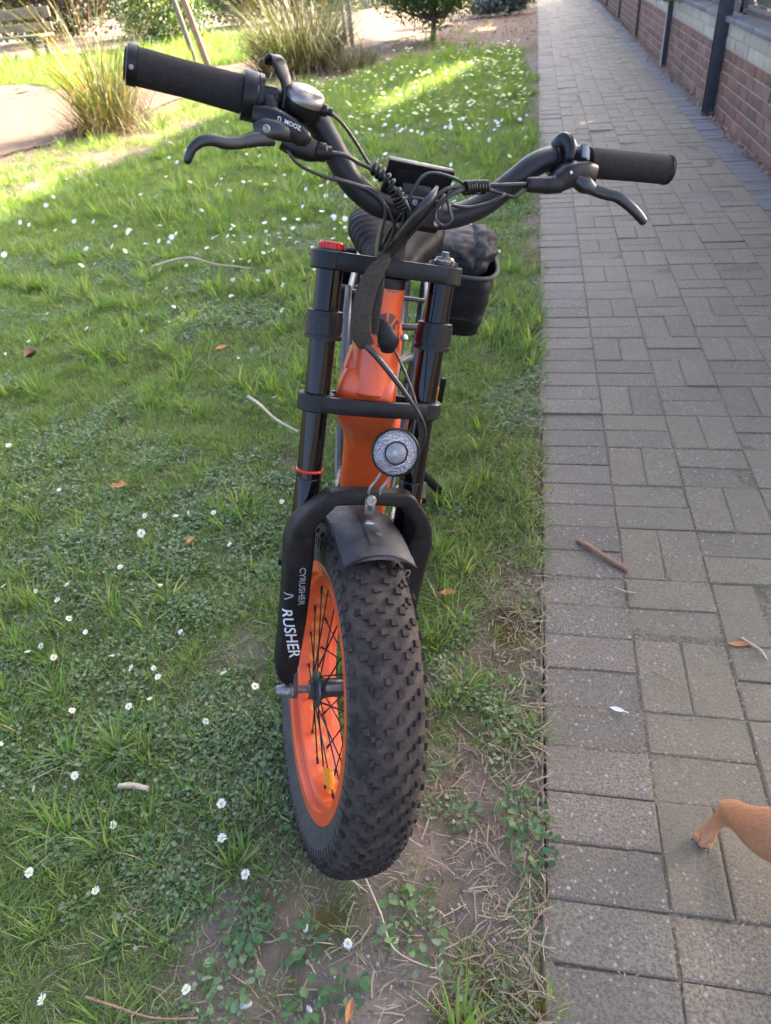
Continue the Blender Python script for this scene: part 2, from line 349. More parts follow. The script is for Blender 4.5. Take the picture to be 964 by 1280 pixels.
cov = np.where(far & (xs < 0), 0.8, cov)
mossm = np.clip((fbm(xs, ys, 5, 71)-0.5)*7, 0, 1)*np.clip((xs+0.45)/0.3, 0, 1)*(xs < 0.075)*(ys < 9)
mossm = np.maximum(mossm, np.clip(1.35-np.hypot((xs+0.34)/0.10, (ys-0.52)/0.07), 0, 0.95)*np.clip(fbm(xs, ys, 14, 72)*2.6-0.6, 0, 1))
mossm = np.maximum(mossm, np.clip(1.35-np.hypot((xs+0.06)/0.11, (ys-1.22)/0.22), 0, 0.9)*np.clip(fbm(xs, ys, 12, 73)*2.8-0.7, 0, 1))
vattr(gm, 'cover', np.clip(cov*1.3, 0, 1)*0.92); vattr(gm, 'moss', mossm); vattr(gm, 'mulch', inpoly(xs, ys, SOIL)*(1-cov))
tag(obj('ground', gm), None, None, None, 'structure')

# sand walk, a sheet 4 mm above the soil
sx = axis((-16, -6, 0.4), (-6, -0.9, 0.12)); sy = axis((1.5, 16, 0.12), (16, 32, 0.4))
X, Y = np.meshgrid(sx, sy); a, b = X.ravel(), Y.ravel(); wx, wy = wob(a, b)
ins = inpoly(wx, wy, SAND)
nx = len(sx); ii = (np.arange(len(sy)-1)[:, None]*nx+np.arange(nx-1)[None, :]).ravel()
F = np.stack([ii, ii+1, ii+nx+1, ii+nx], -1); F = F[ins[F].all(1)]
m, t, p, o = nodes('sandy gravel')
g = N(t, 'ShaderNodeNewGeometry').outputs['Position']; n1 = noise(t, 1.2, 6, 0.7, g); n2 = noise(t, 60, 5, 0.7, g)
c = mix(t, ramp(t, n1.outputs[0], [(0.3, 0.0), (0.7, 1.0)]).outputs[0], (0.115, 0.068, 0.036), (0.150, 0.096, 0.054))
c = mix(t, ramp(t, n2.outputs[0], [(0.45, 0.0), (0.75, 0.6)]).outputs[0], c, (0.16, 0.11, 0.07))
t.links.new(c, p.inputs['Base Color']); p.inputs['Roughness'].default_value = 0.95; bump(t, p, n2.outputs[0], 0.6, 0.006)
tag(obj('sand_path', np_mesh('sand_path', np.stack([a, b, 0.006+(fbm(a, b, 2, 5)-0.5)*0.01], -1), F, m, True)), None, None, None, 'structure')

# ------------------------------------------------------------------ paved path
def paver_mat(name, base, tint, algae):
    m, t, p, o = nodes(name)
    g = N(t, 'ShaderNodeNewGeometry').outputs['Position']
    at = N(t, 'ShaderNodeAttribute'); at.attribute_name = 'rnd'; oi = N(t, 'ShaderNodeObjectInfo')
    r = math_n(t, 'FRACT', math_n(t, 'ADD', at.outputs['Fac'], oi.outputs['Random']), 0.0)
    n1 = noise(t, 14, 6, 0.7, g); n2 = noise(t, 190, 4, 0.75, g); n3 = noise(t, 1.1, 4, 0.6, g)
    v1 = N(t, 'ShaderNodeTexVoronoi'); v1.inputs['Scale'].default_value = 80; t.links.new(g, v1.inputs['Vector'])
    v2 = N(t, 'ShaderNodeTexVoronoi'); v2.inputs['Scale'].default_value = 44; t.links.new(g, v2.inputs['Vector'])
    c = ramp(t, r, [(0.0, tuple(x*0.74 for x in base)), (0.4, base), (0.75, tint), (1.0, tuple(x*1.18 for x in base))]).outputs[0]
    c = mix(t, ramp(t, n1.outputs[0], [(0.3, 0.0), (0.7, 0.45)]).outputs[0], c, tuple(x*0.62 for x in base))
    c = mix(t, ramp(t, n2.outputs[0], [(0.42, 0.95), (0.55, 0.0)]).outputs[0], c, tuple(x*0.42 for x in base))
    c = mix(t, ramp(t, v1.outputs['Distance'], [(0.13, 0.85), (0.27, 0.0)]).outputs[0], c,
            ramp(t, v1.outputs['Color'], [(0.42, tuple(x*0.7 for x in base)), (0.52, tuple(x*1.25 for x in base)), (0.75, (0.33, 0.30, 0.26))]).outputs[0])
    c = mix(t, math_n(t, 'MULTIPLY', ramp(t, v2.outputs['Distance'], [(0.10, 0.85), (0.2, 0.0)]).outputs[0], ramp(t, v2.outputs['Color'], [(0.52, 0.0), (0.60, 1.0)]).outputs[0]), c, (0.33, 0.31, 0.275))
    n6 = noise(t, 3.2, 6, 0.7, g)
    c = mix(t, ramp(t, n6.outputs[0], [(0.42, 0.0), (0.68, 0.55)]).outputs[0], c, tuple(x*0.55 for x in base))
    if algae:
        n4 = noise(t, 0.8, 5, 0.65, g); n5 = noise(t, 25, 4, 0.6, g)
        f = math_n(t, 'MULTIPLY', ramp(t, n4.outputs[0], [(0.40, 0.0), (0.66, 0.65)]).outputs[0], ramp(t, n5.outputs[0], [(0.3, 0.3), (0.6, 1.0)]).outputs[0])
        c = mix(t, f, c, (0.20, 0.182, 0.105))
    t.links.new(c, p.inputs['Base Color']); p.inputs['Roughness'].default_value = 0.72; p.inputs['Specular IOR Level'].default_value = 0.5
    bump(t, p, mix(t, 0.35, n2.outputs[0], n1.outputs[0]), 1.0, 0.007); return m
M_pav = paver_mat('brown grey paver', (0.200, 0.166, 0.118), (0.228, 0.178, 0.120), True)
M_pavL = paver_mat('edge paver', (0.200, 0.171, 0.129), (0.224, 0.182, 0.130), False)
M_pavR = paver_mat('blue grey edge paver', (0.165, 0.166, 0.175), (0.18, 0.176, 0.178), False)
m, t, p, o = nodes('joint sand and grit')
g = N(t, 'ShaderNodeNewGeometry').outputs['Position']; n2 = noise(t, 180, 5, 0.7, g); n1 = noise(t, 9, 5, 0.7, g)
c = mix(t, ramp(t, n2.outputs[0], [(0.4, 0.0), (0.65, 1.0)]).outputs[0], (0.085, 0.070, 0.052), (0.24, 0.20, 0.14))
c = mix(t, ramp(t, n1.outputs[0], [(0.5, 0.0), (0.68, 0.6)]).outputs[0], c, (0.06, 0.07, 0.025))
t.links.new(c, p.inputs['Base Color']); p.inputs['Roughness'].default_value = 1.0; bump(t, p, n2.outputs[0], 1.0, 0.006); M_joint = m
pb = MB().box(((PX0+PX1)/2, 13.9, -0.0300), ((PX1-PX0)/2-0.004, 14.9, 0.027))
path = tag(pb.build('path', M_joint), None, None, None, 'structure')
def paver_mesh(lx, ly, key):
    bm = bmesh.new(); bmesh.ops.create_cube(bm, size=1.0)
    for v in bm.verts: v.co = Vector((v.co.x*lx, v.co.y*ly, v.co.z*0.03-0.015))
    ed = [e for e in bm.edges if all(v.co.z > -0.001 for v in e.verts)]
    bmesh.ops.bevel(bm, geom=ed, offset=0.0042, segments=2, profile=0.5, affect='EDGES')
    bmesh.ops.delete(bm, geom=[f for f in bm.faces if f.normal.z < -0.9], context='FACES')
    rr = random.Random(key)
    for v in bm.verts:
        v.co.x += rr.uniform(-0.0017, 0.0017); v.co.y += rr.uniform(-0.0017, 0.0017); v.co.z += rr.uniform(-0.0006, 0.0004)
    me = bpy.data.meshes.new('paver'); bm.to_mesh(me); bm.free(); return me
PM = {}
for kind, mt in (('h', M_pav), ('v', M_pav), ('l', M_pavL), ('r', M_pavR)):
    for q in range(5):
        lx, ly = (0.1995, 0.0984) if kind != 'v' else (0.0984, 0.1995)
        me = paver_mesh(lx, ly, q+11*ord(kind)); me.materials.append(mt); PM[kind, q] = me
plist = []
Y0 = 0.48673; H = PU/2
for k in range(-8, 270):                                             # k = row of 0.10125 m
    yc = Y0+(k+0.5)*H
    plist.append((PX0+PU*0.5, yc, 'l')); plist.append((PX0+PU*6.5, yc, 'r'))
for c_ in range(1, 6):
    for pr in range(-5, 135):                                        # pairs of rows, the block starting at k = 2*pr+1
        y0 = Y0+(2*pr+1)*H; xc = PX0+PU*(c_+0.5)
        if (pr+c_) % 2 == 1: plist += [(xc-H/2, y0+H, 'v'), (xc+H/2, y0+H, 'v')]
        else: plist += [(xc, y0+H*0.5, 'h'), (xc, y0+H*1.5, 'h')]
PA = np.array([(a, b) for a, b, _ in plist]); u, v, z = project(np.c_[PA, 0*PA[:, 0]])
vis = (u > -60) & (u < 1030) & (v > -60) & (v < 1350) & (z > 0.1)
order = np.argsort(np.where(vis, z, 1e3+z))
stuffV, stuffF, stuffM, stuffR = [], [], [], []; nv = 0
for rank, i in enumerate(order):
    a, b, kd = plist[i]; q = random.randrange(5)
    mw = Matrix.Translation((a, b, random.gauss(0, 0.0013))) @ Matrix.Rotation(random.gauss(0, 0.008), 4, 'Z') @ Matrix.Rotation(random.gauss(0, 0.009), 4, 'X') @ Matrix.Rotation(random.gauss(0, 0.007), 4, 'Y')
    if random.random() < 0.5: mw = mw @ Matrix.Rotation(math.pi, 4, 'Z')
    if rank < 300: obj('paver', PM[kd, q], path, mw)
    else:
        me = PM[kd, q]
        if (kd, q) not in MATS:
            co = np.array([vv.co[:] for vv in me.vertices]); MATS[kd, q] = (co, [tuple(pp.vertices) for pp in me.polygons])
        co, fs = MATS[kd, q]; mm = np.array(mw); stuffV.append(co@mm[:3, :3].T+mm[:3, 3])
        stuffF += [tuple(x+nv for x in f) for f in fs]; stuffM += [0 if kd in 'hv' else 1 if kd == 'l' else 2]*len(fs)
        stuffR += [random.random()]*len(co); nv += len(co)
me = bpy.data.meshes.new('paving'); me.from_pydata(np.concatenate(stuffV).tolist(), [], stuffF)
for mt in (M_pav, M_pavL, M_pavR): me.materials.append(mt)
me.polygons.foreach_set('material_index', stuffM); vattr(me, 'rnd', stuffR)
tag(obj('paving', me, path), None, None, None, 'stuff')

# ------------------------------------------------------------------ brick wall, posts, wire mesh
def brick_mat(name, cols, streak, rough=0.85):
    m, t, p, o = nodes(name)
    g = N(t, 'ShaderNodeNewGeometry').outputs['Position']; at = N(t, 'ShaderNodeAttribute'); at.attribute_name = 'rnd'; oi = N(t, 'ShaderNodeObjectInfo')
    r = math_n(t, 'FRACT', math_n(t, 'ADD', at.outputs['Fac'], oi.outputs['Random']), 0.0)
    c = ramp(t, r, [((i+0.5)/len(cols), x) for i, x in enumerate(cols)]).outputs[0]
    n1 = noise(t, 18, 6, 0.7, g); n2 = noise(t, 120, 5, 0.7, g)
    c = mix(t, ramp(t, n1.outputs[0], [(0.3, 0.0), (0.7, 0.5)]).outputs[0], c, tuple(x*0.55 for x in cols[0]))
    c = mix(t, ramp(t, n2.outputs[0], [(0.5, 0.0), (0.75, 0.5)]).outputs[0], c, streak)
    mp = N(t, 'ShaderNodeMapping'); mp.inputs['Scale'].default_value = (1, 14, 1.2); t.links.new(g, mp.inputs[0])
    n3 = noise(t, 3, 5, 0.7, mp.outputs[0])
    c = mix(t, ramp(t, n3.outputs[0], [(0.5, 0.0), (0.72, 0.55)]).outputs[0], c, (0.10, 0.085, 0.07))
    t.links.new(c, p.inputs['Base Color']); p.inputs['Roughness'].default_value = rough; bump(t, p, n2.outputs[0], 0.6, 0.004); return m
M_brick = brick_mat('red brown brick', [(0.165, 0.068, 0.044), (0.20, 0.074, 0.046), (0.130, 0.060, 0.046), (0.25, 0.10, 0.056), (0.090, 0.052, 0.046), (0.18, 0.088, 0.058)], (0.25, 0.16, 0.11))
M_cream = brick_mat('cream block', [(0.40, 0.345, 0.26), (0.46, 0.40, 0.31), (0.36, 0.31, 0.235)], (0.30, 0.25, 0.18))
M_coping = brick_mat('slate coping', [(0.11, 0.11, 0.115), (0.14, 0.14, 0.14), (0.10, 0.105, 0.11)], (0.22, 0.21, 0.19), 0.75)
M_mortar = mat('pale mortar', (0.40, 0.33, 0.235), (0.29, 0.235, 0.17), 30, 0.95, 0.03, 0, 0.7, 200)
WX = 1.505                                                           # brick face
wall = empty('brick_wall', (WX+0.10, 14, 0), 'low red brown brick wall with a cream band and dark coping along the right side of the paving', 'wall')
MB().box((WX+0.112, 14, 0.30), (0.106, 12.0, 0.349)).build('mortar_core', M_mortar, wall)
blist = []                                                           # y0, y1, z0, z1, kind
for k in range(5):
    z0 = 0.004+k*0.0805; off = (0.1125 if k % 2 else 0)+random.uniform(-0.01, 0.01); y = 2.0+off
    while y < 26: blist.append((y, min(y+0.215, 26), z0, z0+0.0705, 'b')); y += 0.225
y = 2.0
while y < 25.8:
    w = random.choice((0.10, 0.10, 0.065, 0.215, 0.10)); blist.append((y, y+w, 0.4065, 0.4705, 'b')); y += w+0.0105
for k, (z0, z1) in enumerate(((0.481, 0.556), (0.5645, 0.648))):
    y = 2.0+0.22*k
    while y < 25.6: blist.append((y, y+0.43, z0, z1, 'c')); y += 0.437
y = 2.0
while y < 25.6: blist.append((y, y+0.594, 0.650, 0.688, 'k')); y += 0.60
bmesh_cache = {}
def brick_mesh(L_, H_, kd, q):
    key = (round(L_, 3), round(H_, 3), kd, q)
    if key not in bmesh_cache:
        d = 0.05 if kd != 'k' else 0.17
        mb = MB().box((d if kd != 'k' else d-0.035, 0, 0), (d, L_/2, H_/2), None, 0.003 if kd != 'k' else 0.006)
        rr = random.Random(q); mb.v = [(x+rr.uniform(-.0012, .0012), y_+rr.uniform(-.002, .002), z_+rr.uniform(-.0012, .0012)) for x, y_, z_ in mb.v]
        bmesh_cache[key] = mb.mesh('brick', {'b': M_brick, 'c': M_cream, 'k': M_coping}[kd], 50)
    return bmesh_cache[key]
BA = np.array([(WX, (a+b)/2, (c+d)/2) for a, b, c, d, _ in blist]); u, v, z = project(BA)
vis = (u > -20) & (u < 1010) & (v > -40) & (v < 1300)
order = np.argsort(np.where(vis, z, 1e3+z)); sv = {'b': [], 'c': [], 'k': []}
for rank, i in enumerate(order):
    a, b, c, d, kd = blist[i]; me = brick_mesh(b-a, d-c, kd, random.randrange(3))
    mw = Matrix.Translation((WX+random.uniform(-.002, .002) if kd != 'k' else WX, (a+b)/2, (c+d)/2)) @ Matrix.Rotation(random.gauss(0, 0.006), 4, 'Z')
    if rank < 300: obj({'b': 'brick', 'c': 'cream_block', 'k': 'coping_slab'}[kd], me, wall, mw)
    else: sv[kd].append((me, mw))
V_, F_, M_, R_ = [], [], [], []; nv = 0
for mi, kd in enumerate('bck'):
    for me, mw in sv[kd]:
        co = np.empty(len(me.vertices)*3); me.vertices.foreach_get('co', co); mm = np.array(mw)
        V_.append(co.reshape(-1, 3)@mm[:3, :3].T+mm[:3, 3]); F_ += [tuple(x+nv for x in pp.vertices) for pp in me.polygons]
        M_ += [mi]*len(me.polygons); R_ += [random.random()]*len(me.vertices); nv += len(me.vertices)
me = bpy.data.meshes.new('brickwork'); me.from_pydata(np.concatenate(V_).tolist(), [], F_)
for mt in (M_brick, M_cream, M_coping): me.materials.append(mt)
me.polygons.foreach_set('material_index', M_); vattr(me, 'rnd', R_)
tag(obj('brickwork', me, wall), None, None, None, 'stuff')

PLAB = ['nearest dark steel post at the wall, largest in the photo', 'second dark steel post along the wall with a pale strip on its left edge', 'third dark steel post from the front against the brick wall', 'fourth dark steel post from the front against the brick wall', 'farthest dark steel post at the top end of the paving']
for k, y in enumerate((7.12, 10.03, 13.07, 16.0, 18.85)):
    xo = 1.425+0.03*(k > 0)+0.03*(k > 1)
    e = empty('fence_post', (xo+0.045, y+0.05, 0), PLAB[k], 'post', 'dark steel posts along the brick wall')
    T = Matrix.Translation((xo+0.045, y+0.05, 0))
    mb = MB(); mb.box((0, -0.047, 0.95), (0.048, 0.005, 0.95), None, 0.001); mb.box((0, 0.047, 0.95), (0.048, 0.005, 0.95), None, 0.001); mb.box((0, 0, 0.95), (0.005, 0.0418, 0.948))
    mb.build('post_shaft', M_postm, e, T)
    MB().box((-0.004, -0.004, 0.004), (0.056, 0.058, 0.004), None, 0.001).build('base_plate', M_postm, e, T)
    if k == 1: MB().box((-0.0535, -0.044, 0.95), (0.005, 0.010, 0.94), None, 0.001).build('pale_edge_strip', M_paint, e, T)  # sunlit side face of this post, put in as a pale strip
    for sx_ in (-0.035, 0.035): MB().lathe([(0.007, 0), (0.007, 0.007), (0.004, 0.009)], (sx_, -0.05, 0.008), (0, 0, 1), 8).build('bolt', M_steel, e, T)
ys_ = [4.17, 7.17, 10.08, 13.12, 16.05, 18.9]
for k in range(5):
    a, b = ys_[k]+0.055, ys_[k+1]-0.055
    lab = 'wire mesh panel on the coping, panel nearest the camera' if k == 0 else 'wire mesh panel on the coping, number %s bay from the front' % ['', 'second', 'third', 'fourth', 'fifth'][k]
    e = empty('wire_mesh_panel', (1.60, (a+b)/2, 0.69), lab.replace('number ', ''), 'fence panel', 'wire mesh panels above the brick wall')
    mb = MB(); wm = MB()
    for z_ in (0.715, 1.85): mb.box((1.60, (a+b)/2, z_), (0.012, (b-a)/2, 0.012))
    for y in (a+0.012, b-0.012): mb.box((1.601, y, 1.28), (0.0125, 0.012, 0.60))
    mb.build('panel_frame', M_postm, e)
    for y in np.arange(a+0.06, b, 0.05): wm.box((1.60, y, 1.28), (0.0018, 0.0018, 0.56))
    for z_ in np.arange(0.77, 1.84, 0.05): wm.box((1.6035, (a+b)/2, z_), (0.0018, (b-a)/2-0.02, 0.0018))
    wm.build('mesh_wire', M_wire, e)

# ------------------------------------------------------------------ foliage builders
def leaf_quads(P, size, aspect=0.5, upbias=0.0, seed=0, D=None):
    """one folded diamond per point"""
    r = np.random.default_rng(seed); n = len(P)
    a = r.normal(size=(n, 3)) if D is None else D+r.normal(size=(n, 3))*0.45
    a /= np.linalg.norm(a, axis=1)[:, None]
    b = r.normal(size=(n, 3)); b[:, 2] += upbias; b -= a*(a*b).sum(1)[:, None]; b /= np.linalg.norm(b, axis=1)[:, None]
    c = np.cross(a, b); s = (size*r.uniform(0.6, 1.3, n))[:, None]
    v0 = P-a*s*0.5; v2 = P+a*s*0.5; mid = P
    v1 = mid+c*s*aspect*0.5+b*s*0.12; v3 = mid-c*s*aspect*0.5+b*s*0.12
    V = np.stack([v0, v1, v2, v3], 1).reshape(-1, 3); i = np.arange(n)*4
    F = np.concatenate([np.stack([i, i+1, i+2], -1), np.stack([i, i+2, i+3], -1)]); return V, F
def clump_points(n, c, rad, nclump, spread, seed, zmin=None):
    r = np.random.default_rng(seed); d = r.normal(size=(nclump, 3)); d /= np.linalg.norm(d, axis=1)[:, None]
    cc = d*(r.uniform(0.35, 1.0, nclump)**0.6)[:, None]*np.array(rad)
    k = r.integers(0, nclump, n); P = cc[k]+r.normal(size=(n, 3))*spread*np.array(rad)
    P = P+np.array(c)
    if zmin is not None: P[:, 2] = np.where(P[:, 2] < zmin, zmin+r.uniform(0, 0.25, n), P[:, 2])
    return P, cc+np.array(c)
def blades(n, base_r, length, width, lean, droop, seed, segs=6, azi=None, straight=0.0):
    """arching ribbon blades from a tussock base"""
    r = np.random.default_rng(seed); az = r.uniform(0, 2*np.pi, n); rr = base_r*np.sqrt(r.uniform(0, 1, n))
    b0 = np.stack([rr*np.cos(az), rr*np.sin(az), np.zeros(n)], -1)
    az2 = az+r.normal(0, 0.5, n); L_ = length*r.uniform(0.55, 1.15, n); ln = np.abs(r.normal(lean, lean*0.45, n)); dr = np.abs(r.normal(droop, droop*0.5, n))
    w = width*r.uniform(0.6, 1.3, n); ph = r.uniform(0, 2*np.pi, n)
    V = []; pos = b0.copy(); ang = ln.copy(); side = np.stack([-np.sin(az2+ph*0.15), np.cos(az2+ph*0.15), 0*az2], -1)
    for s in range(segs+1):
        u = s/segs; wd = w*(1-u)**0.7*(0.55+0.45*min(1, u*4))
        V += [pos-side*wd[:, None]/2, pos+side*wd[:, None]/2]
        h = np.stack([np.cos(az2)*np.sin(ang), np.sin(az2)*np.sin(ang), np.cos(ang)], -1)
        pos = pos+h*(L_/segs)[:, None]; ang = ang+dr/segs*(0.4+1.6*u)
    V = np.stack(V, 1).reshape(-1, 3); k = 2*(segs+1); i = np.arange(n)*k
    F = np.concatenate([np.stack([i+2*s, i+2*s+1, i+2*s+3, i+2*s+2], -1) for s in range(segs)]); return V, F

L_canopy = leafmat('canopy leaf', [(0.05, 0.09, 0.025), (0.07, 0.11, 0.03), (0.04, 0.075, 0.02)], 0.2)
L_bush = leafmat('evergreen leaf', [(0.045, 0.095, 0.022), (0.07, 0.125, 0.03), (0.035, 0.07, 0.018), (0.095, 0.15, 0.035)], 0.3)
L_hedge = leafmat('hedge leaf', [(0.035, 0.06, 0.022), (0.05, 0.08, 0.03), (0.025, 0.045, 0.018)], 0.25)
L_grey = leafmat('grey green leaf', [(0.10, 0.125, 0.075), (0.14, 0.165, 0.10), (0.07, 0.095, 0.055)], 0.25)
L_lav = leafmat('lavender leaf', [(0.16, 0.19, 0.17), (0.22, 0.25, 0.23), (0.11, 0.14, 0.125)], 0.2)
L_flower = leafmat('pale blossom', [(0.70, 0.66, 0.50), (0.62, 0.60, 0.40), (0.75, 0.72, 0.62)], 0.3)
L_tuss = leafmat('tussock blade', [(0.085, 0.135, 0.034), (0.125, 0.165, 0.045), (0.06, 0.095, 0.028), (0.22, 0.17, 0.075)], 0.28)
L_straw = leafmat('straw blade', [(0.20, 0.14, 0.078), (0.16, 0.11, 0.058), (0.26, 0.195, 0.115), (0.11, 0.078, 0.046)], 0.2)
L_redtip = leafmat('russet blade', [(0.34, 0.13, 0.05), (0.42, 0.24, 0.08), (0.24, 0.20, 0.05)], 0.4)

# added shade trees out of view; leaves left out wherever sun must reach ground
cot = 1/math.tan(SUN_EL); hx, hy = math.sin(SUN_AZ), math.cos(SUN_AZ)
DAP = [(0.57, 4.5, .045), (0.36, 7.25, .05), (0.56, 7.19, .06), (0.69, 4.46, .05), (0.62, 5.3, .012), (-0.9, 16.5, .25), (-1.55, 18.5, .3), (-1.62, 3.05, .06)]
def sunlit(gx_, gy_):
    jit = (vnoise(gx_, gy_, 4.0, 91)-0.5)*0.35
    s = gx_+jit < -3.78+0.09*(gy_-5.1)*(gy_ < 11)+0.53*(gy_ >= 11)
    x0, y0, x1, y1 = -1.62, 8.1, -0.86, 11.5; L_ = math.hypot(x1-x0, y1-y0); dx, dy = (x1-x0)/L_, (y1-y0)/L_
    al = (gx_-x0)*dx+(gy_-y0)*dy; ac = (gx_-x0)*dy-(gy_-y0)*dx
    s |= (al > 0) & (al < L_) & (np.abs(ac+jit*0.3) < 0.08+0.12*np.sin(np.clip(al/L_, 0, 1)*np.pi))
    for a, b, r in DAP: s |= np.hypot(gx_-a, (gy_-b)*0.6) < r
    s |= (gx_ < -1.9) & (gy_ > 14.3) & (vnoise(gx_, gy_, 0.8, 95) > 0.42)
    s |= (gx_ < -4.2) | (gy_ > 21)
    return s
n = 90000
P = np.stack([RNG.uniform(1.6, 11.0, n), RNG.uniform(2.0, 32, n), RNG.uniform(5.0, 7.4, n)], -1)
gx_, gy_ = P[:, 0]-P[:, 2]*cot*hx, P[:, 1]-P[:, 2]*cot*hy
# leaf half-width margin: test a few points around the shadow of each leaf
bad = np.zeros(n, bool)
for da in ((0, 0), (.11, 0), (-.11, 0), (0, .12), (0, -.12)): bad |= sunlit(gx_+da[0], gy_+da[1])
P = P[~bad & (gx_ > -4.4) & (gx_ < 3.2)]
trunks = [(6.0, 6.0), (6.4, 13.0), (5.9, 20.0), (6.3, 27.5)]
TL = ['first tall shade tree behind the wall, overhanging the paving', 'second tall shade tree behind the wall', 'third tall shade tree behind the wall', 'farthest tall shade tree behind the wall']
own = np.argmin(np.abs(P[:, 1][:, None]-np.array([q[1] for q in trunks])[None, :]), 1)
for k, (tx, ty) in enumerate(trunks):
    e = empty('shade_tree', (tx, ty, 0), TL[k], 'tree', 'shade trees behind the wall')
    mb = MB(); mb.sweep([(tx, ty, 0), (tx+.05, ty, 2), (tx-.05, ty+.1, 4), (tx, ty, 6.2)], [0.2, 0.16, 0.13, 0.05], 10)
    for j in range(7):
        a = j*2*math.pi/7; mb.sweep([(tx, ty, 3.6+0.2*j), (tx+math.cos(a)*1.6, ty+math.sin(a)*1.2, 4.9+.1*j), (tx+math.cos(a)*3.4, ty+math.sin(a)*2.8, 6.0)], [0.07, 0.05, 0.015], 6, 3)
    mb.build('trunk', M_bark, e)
    q = P[own == k]; V, F = leaf_quads(q, 0.27, 0.8, 1.5, 40+k)
    place_o = obj('crown', np_mesh('crown', V, F, L_canopy), e)

# ivy hedge beyond the wire mesh
e = empty('ivy_hedge', (2.2, 12, 0), 'dark ivy hedge behind the wire mesh above the wall', 'hedge')
r = np.random.default_rng(5); n = 15000
P = np.stack([1.80+np.abs(r.normal(0, .22, n)), r.uniform(4, 26, n), r.uniform(0.3, 2.1, n)], -1)
V, F = leaf_quads(P, 0.10, 0.8, 0.3, 6)
tag(obj('foliage', np_mesh('foliage', V, F, L_hedge), e), None, None, None, 'stuff')
mb = MB()
for y in np.arange(4.5, 26, 1.1): mb.sweep([(2.1, y, 0), (2.0+.1*math.sin(y), y+.1, 1), (2.05, y, 2)], [0.03, 0.025, 0.01], 6, 3)
mb.build('stem', M_bark, e)['kind'] = 'stuff'
e = empty('overhanging_sprig', (1.55, 9.6, 0.9), 'green leafy sprig hanging over the coping beside the second post', 'branch')
P = np.stack([r.normal(1.46, .10, 240), r.normal(9.75, .22, 240), r.normal(0.76, .06, 240)], -1)
V, F = leaf_quads(P, 0.075, 0.7, 0.5, 8); obj('foliage', np_mesh('foliage', V, F, L_bush), e)
MB().sweep([(1.75, 9.7, 1.0), (1.6, 9.75, .92), (1.48, 9.75, .78), (1.40, 9.8, .72)], [.008, .007, .005, .003], 6).build('stem', M_bark, e)

# ornamental grass tussocks
def tussock(name, loc, label, specs):
    e = empty(name, loc, label, 'ornamental grass')
    for nm, m_, args in specs:
        V, F = blades(*args); V = V+np.array(loc)+np.array([0, 0, -0.01])
        tag(obj(nm, np_mesh(nm, V, F, m_), e), None, None, None, 'stuff')
tussock('grass_tussock', (-4.55, 8.25, 0), 'tall backlit green and yellow grass tussock beside the sandy walk, left of the lawn',
        [('green_blades', L_tuss, (300, 0.24, 1.30, 0.012, 0.34, 1.35, 1, 9)), ('long_stalks', L_tuss, (80, 0.15, 1.9, 0.010, 0.30, 1.9, 2, 10)), ('russet_blades', L_redtip, (50, 0.18, 1.5, 0.010, 0.3, 1.0, 3, 8)),
         ('dry_skirt', L_straw, (560, 0.34, 0.72, 0.010, 0.80, 1.7, 4, 6)), ('dry_thatch', L_straw, (460, 0.45, 0.55, 0.009, 1.15, 1.0, 14, 5))])
tussock('grass_tussock', (-3.4, 12.15, 0), 'wide bushy grass tussock with a straw coloured skirt behind the left handlebar',
        [('green_blades', leafmat('dull tussock blade', [(0.07, 0.10, 0.038), (0.10, 0.13, 0.05), (0.045, 0.07, 0.028), (0.15, 0.135, 0.07)], 0.2), (950, 0.55, 1.40, 0.015, 0.45, 1.45, 5, 9)), ('dry_skirt', L_straw, (900, 0.62, 1.05, 0.012, 0.85, 1.5, 6, 7)), ('pale_stalks', L_straw, (220, 0.45, 1.6, 0.010, 0.35, 1.0, 7, 8))])
tussock('grass_tussock', (-2.55, 11.9, 0), 'small low straw tussock at the lawn edge beside the two thin grey stakes',
        [('dry_blades', L_straw, (260, 0.30, 0.55, 0.010, 0.9, 1.2, 8, 6)), ('green_blades', L_grey, (200, 0.35, 0.5, 0.012, 0.6, 1.2, 9, 6))])

# bushes
def bush(name, label, loc, c, rad, n, size, m_, seed, nclump=40, spread=0.22, extra=None, trunk=True, cat='shrub', group=None, zmin=0.05):
    e = empty(name, loc, label, cat, group)
    P, cc = clump_points(n, c, rad, nclump, spread, seed, zmin); V, F = leaf_quads(P, size, 0.55, 0.4, seed)
    obj('foliage', np_mesh('foliage', V, F, m_), e)
    if extra:
        P2, _ = clump_points(extra[0], c, tuple(x*1.04 for x in rad), 30, 0.16, seed, zmin); V, F = leaf_quads(P2, extra[1], 0.9, 0.8, seed+1); obj('blossom', np_mesh('blossom', V, F, extra[2]), e)
    if trunk:
        mb = MB(); mb.sweep([loc, (loc[0]+.03, loc[1], c[2]*0.5), (c[0], c[1], c[2]+rad[2]*.5)], [0.05, 0.04, 0.015], 8)
        for q in cc[:14]: mb.sweep([(loc[0], loc[1], c[2]*0.35), tuple((np.array(loc)+q)/2+np.array([0, 0, .1])), tuple(q)], [0.025, 0.018, 0.006], 6, 3)
        mb.build('trunk', M_bark, e)
bush('evergreen_bush', 'round dark green evergreen bush on bare soil beyond the lawn', (-1.72, 14.9, 0), (-1.85, 15.0, 0.88), (0.86, 0.80, 0.62), 17000, 0.055, L_bush, 11, 120, 0.15, None, True, 'bush')
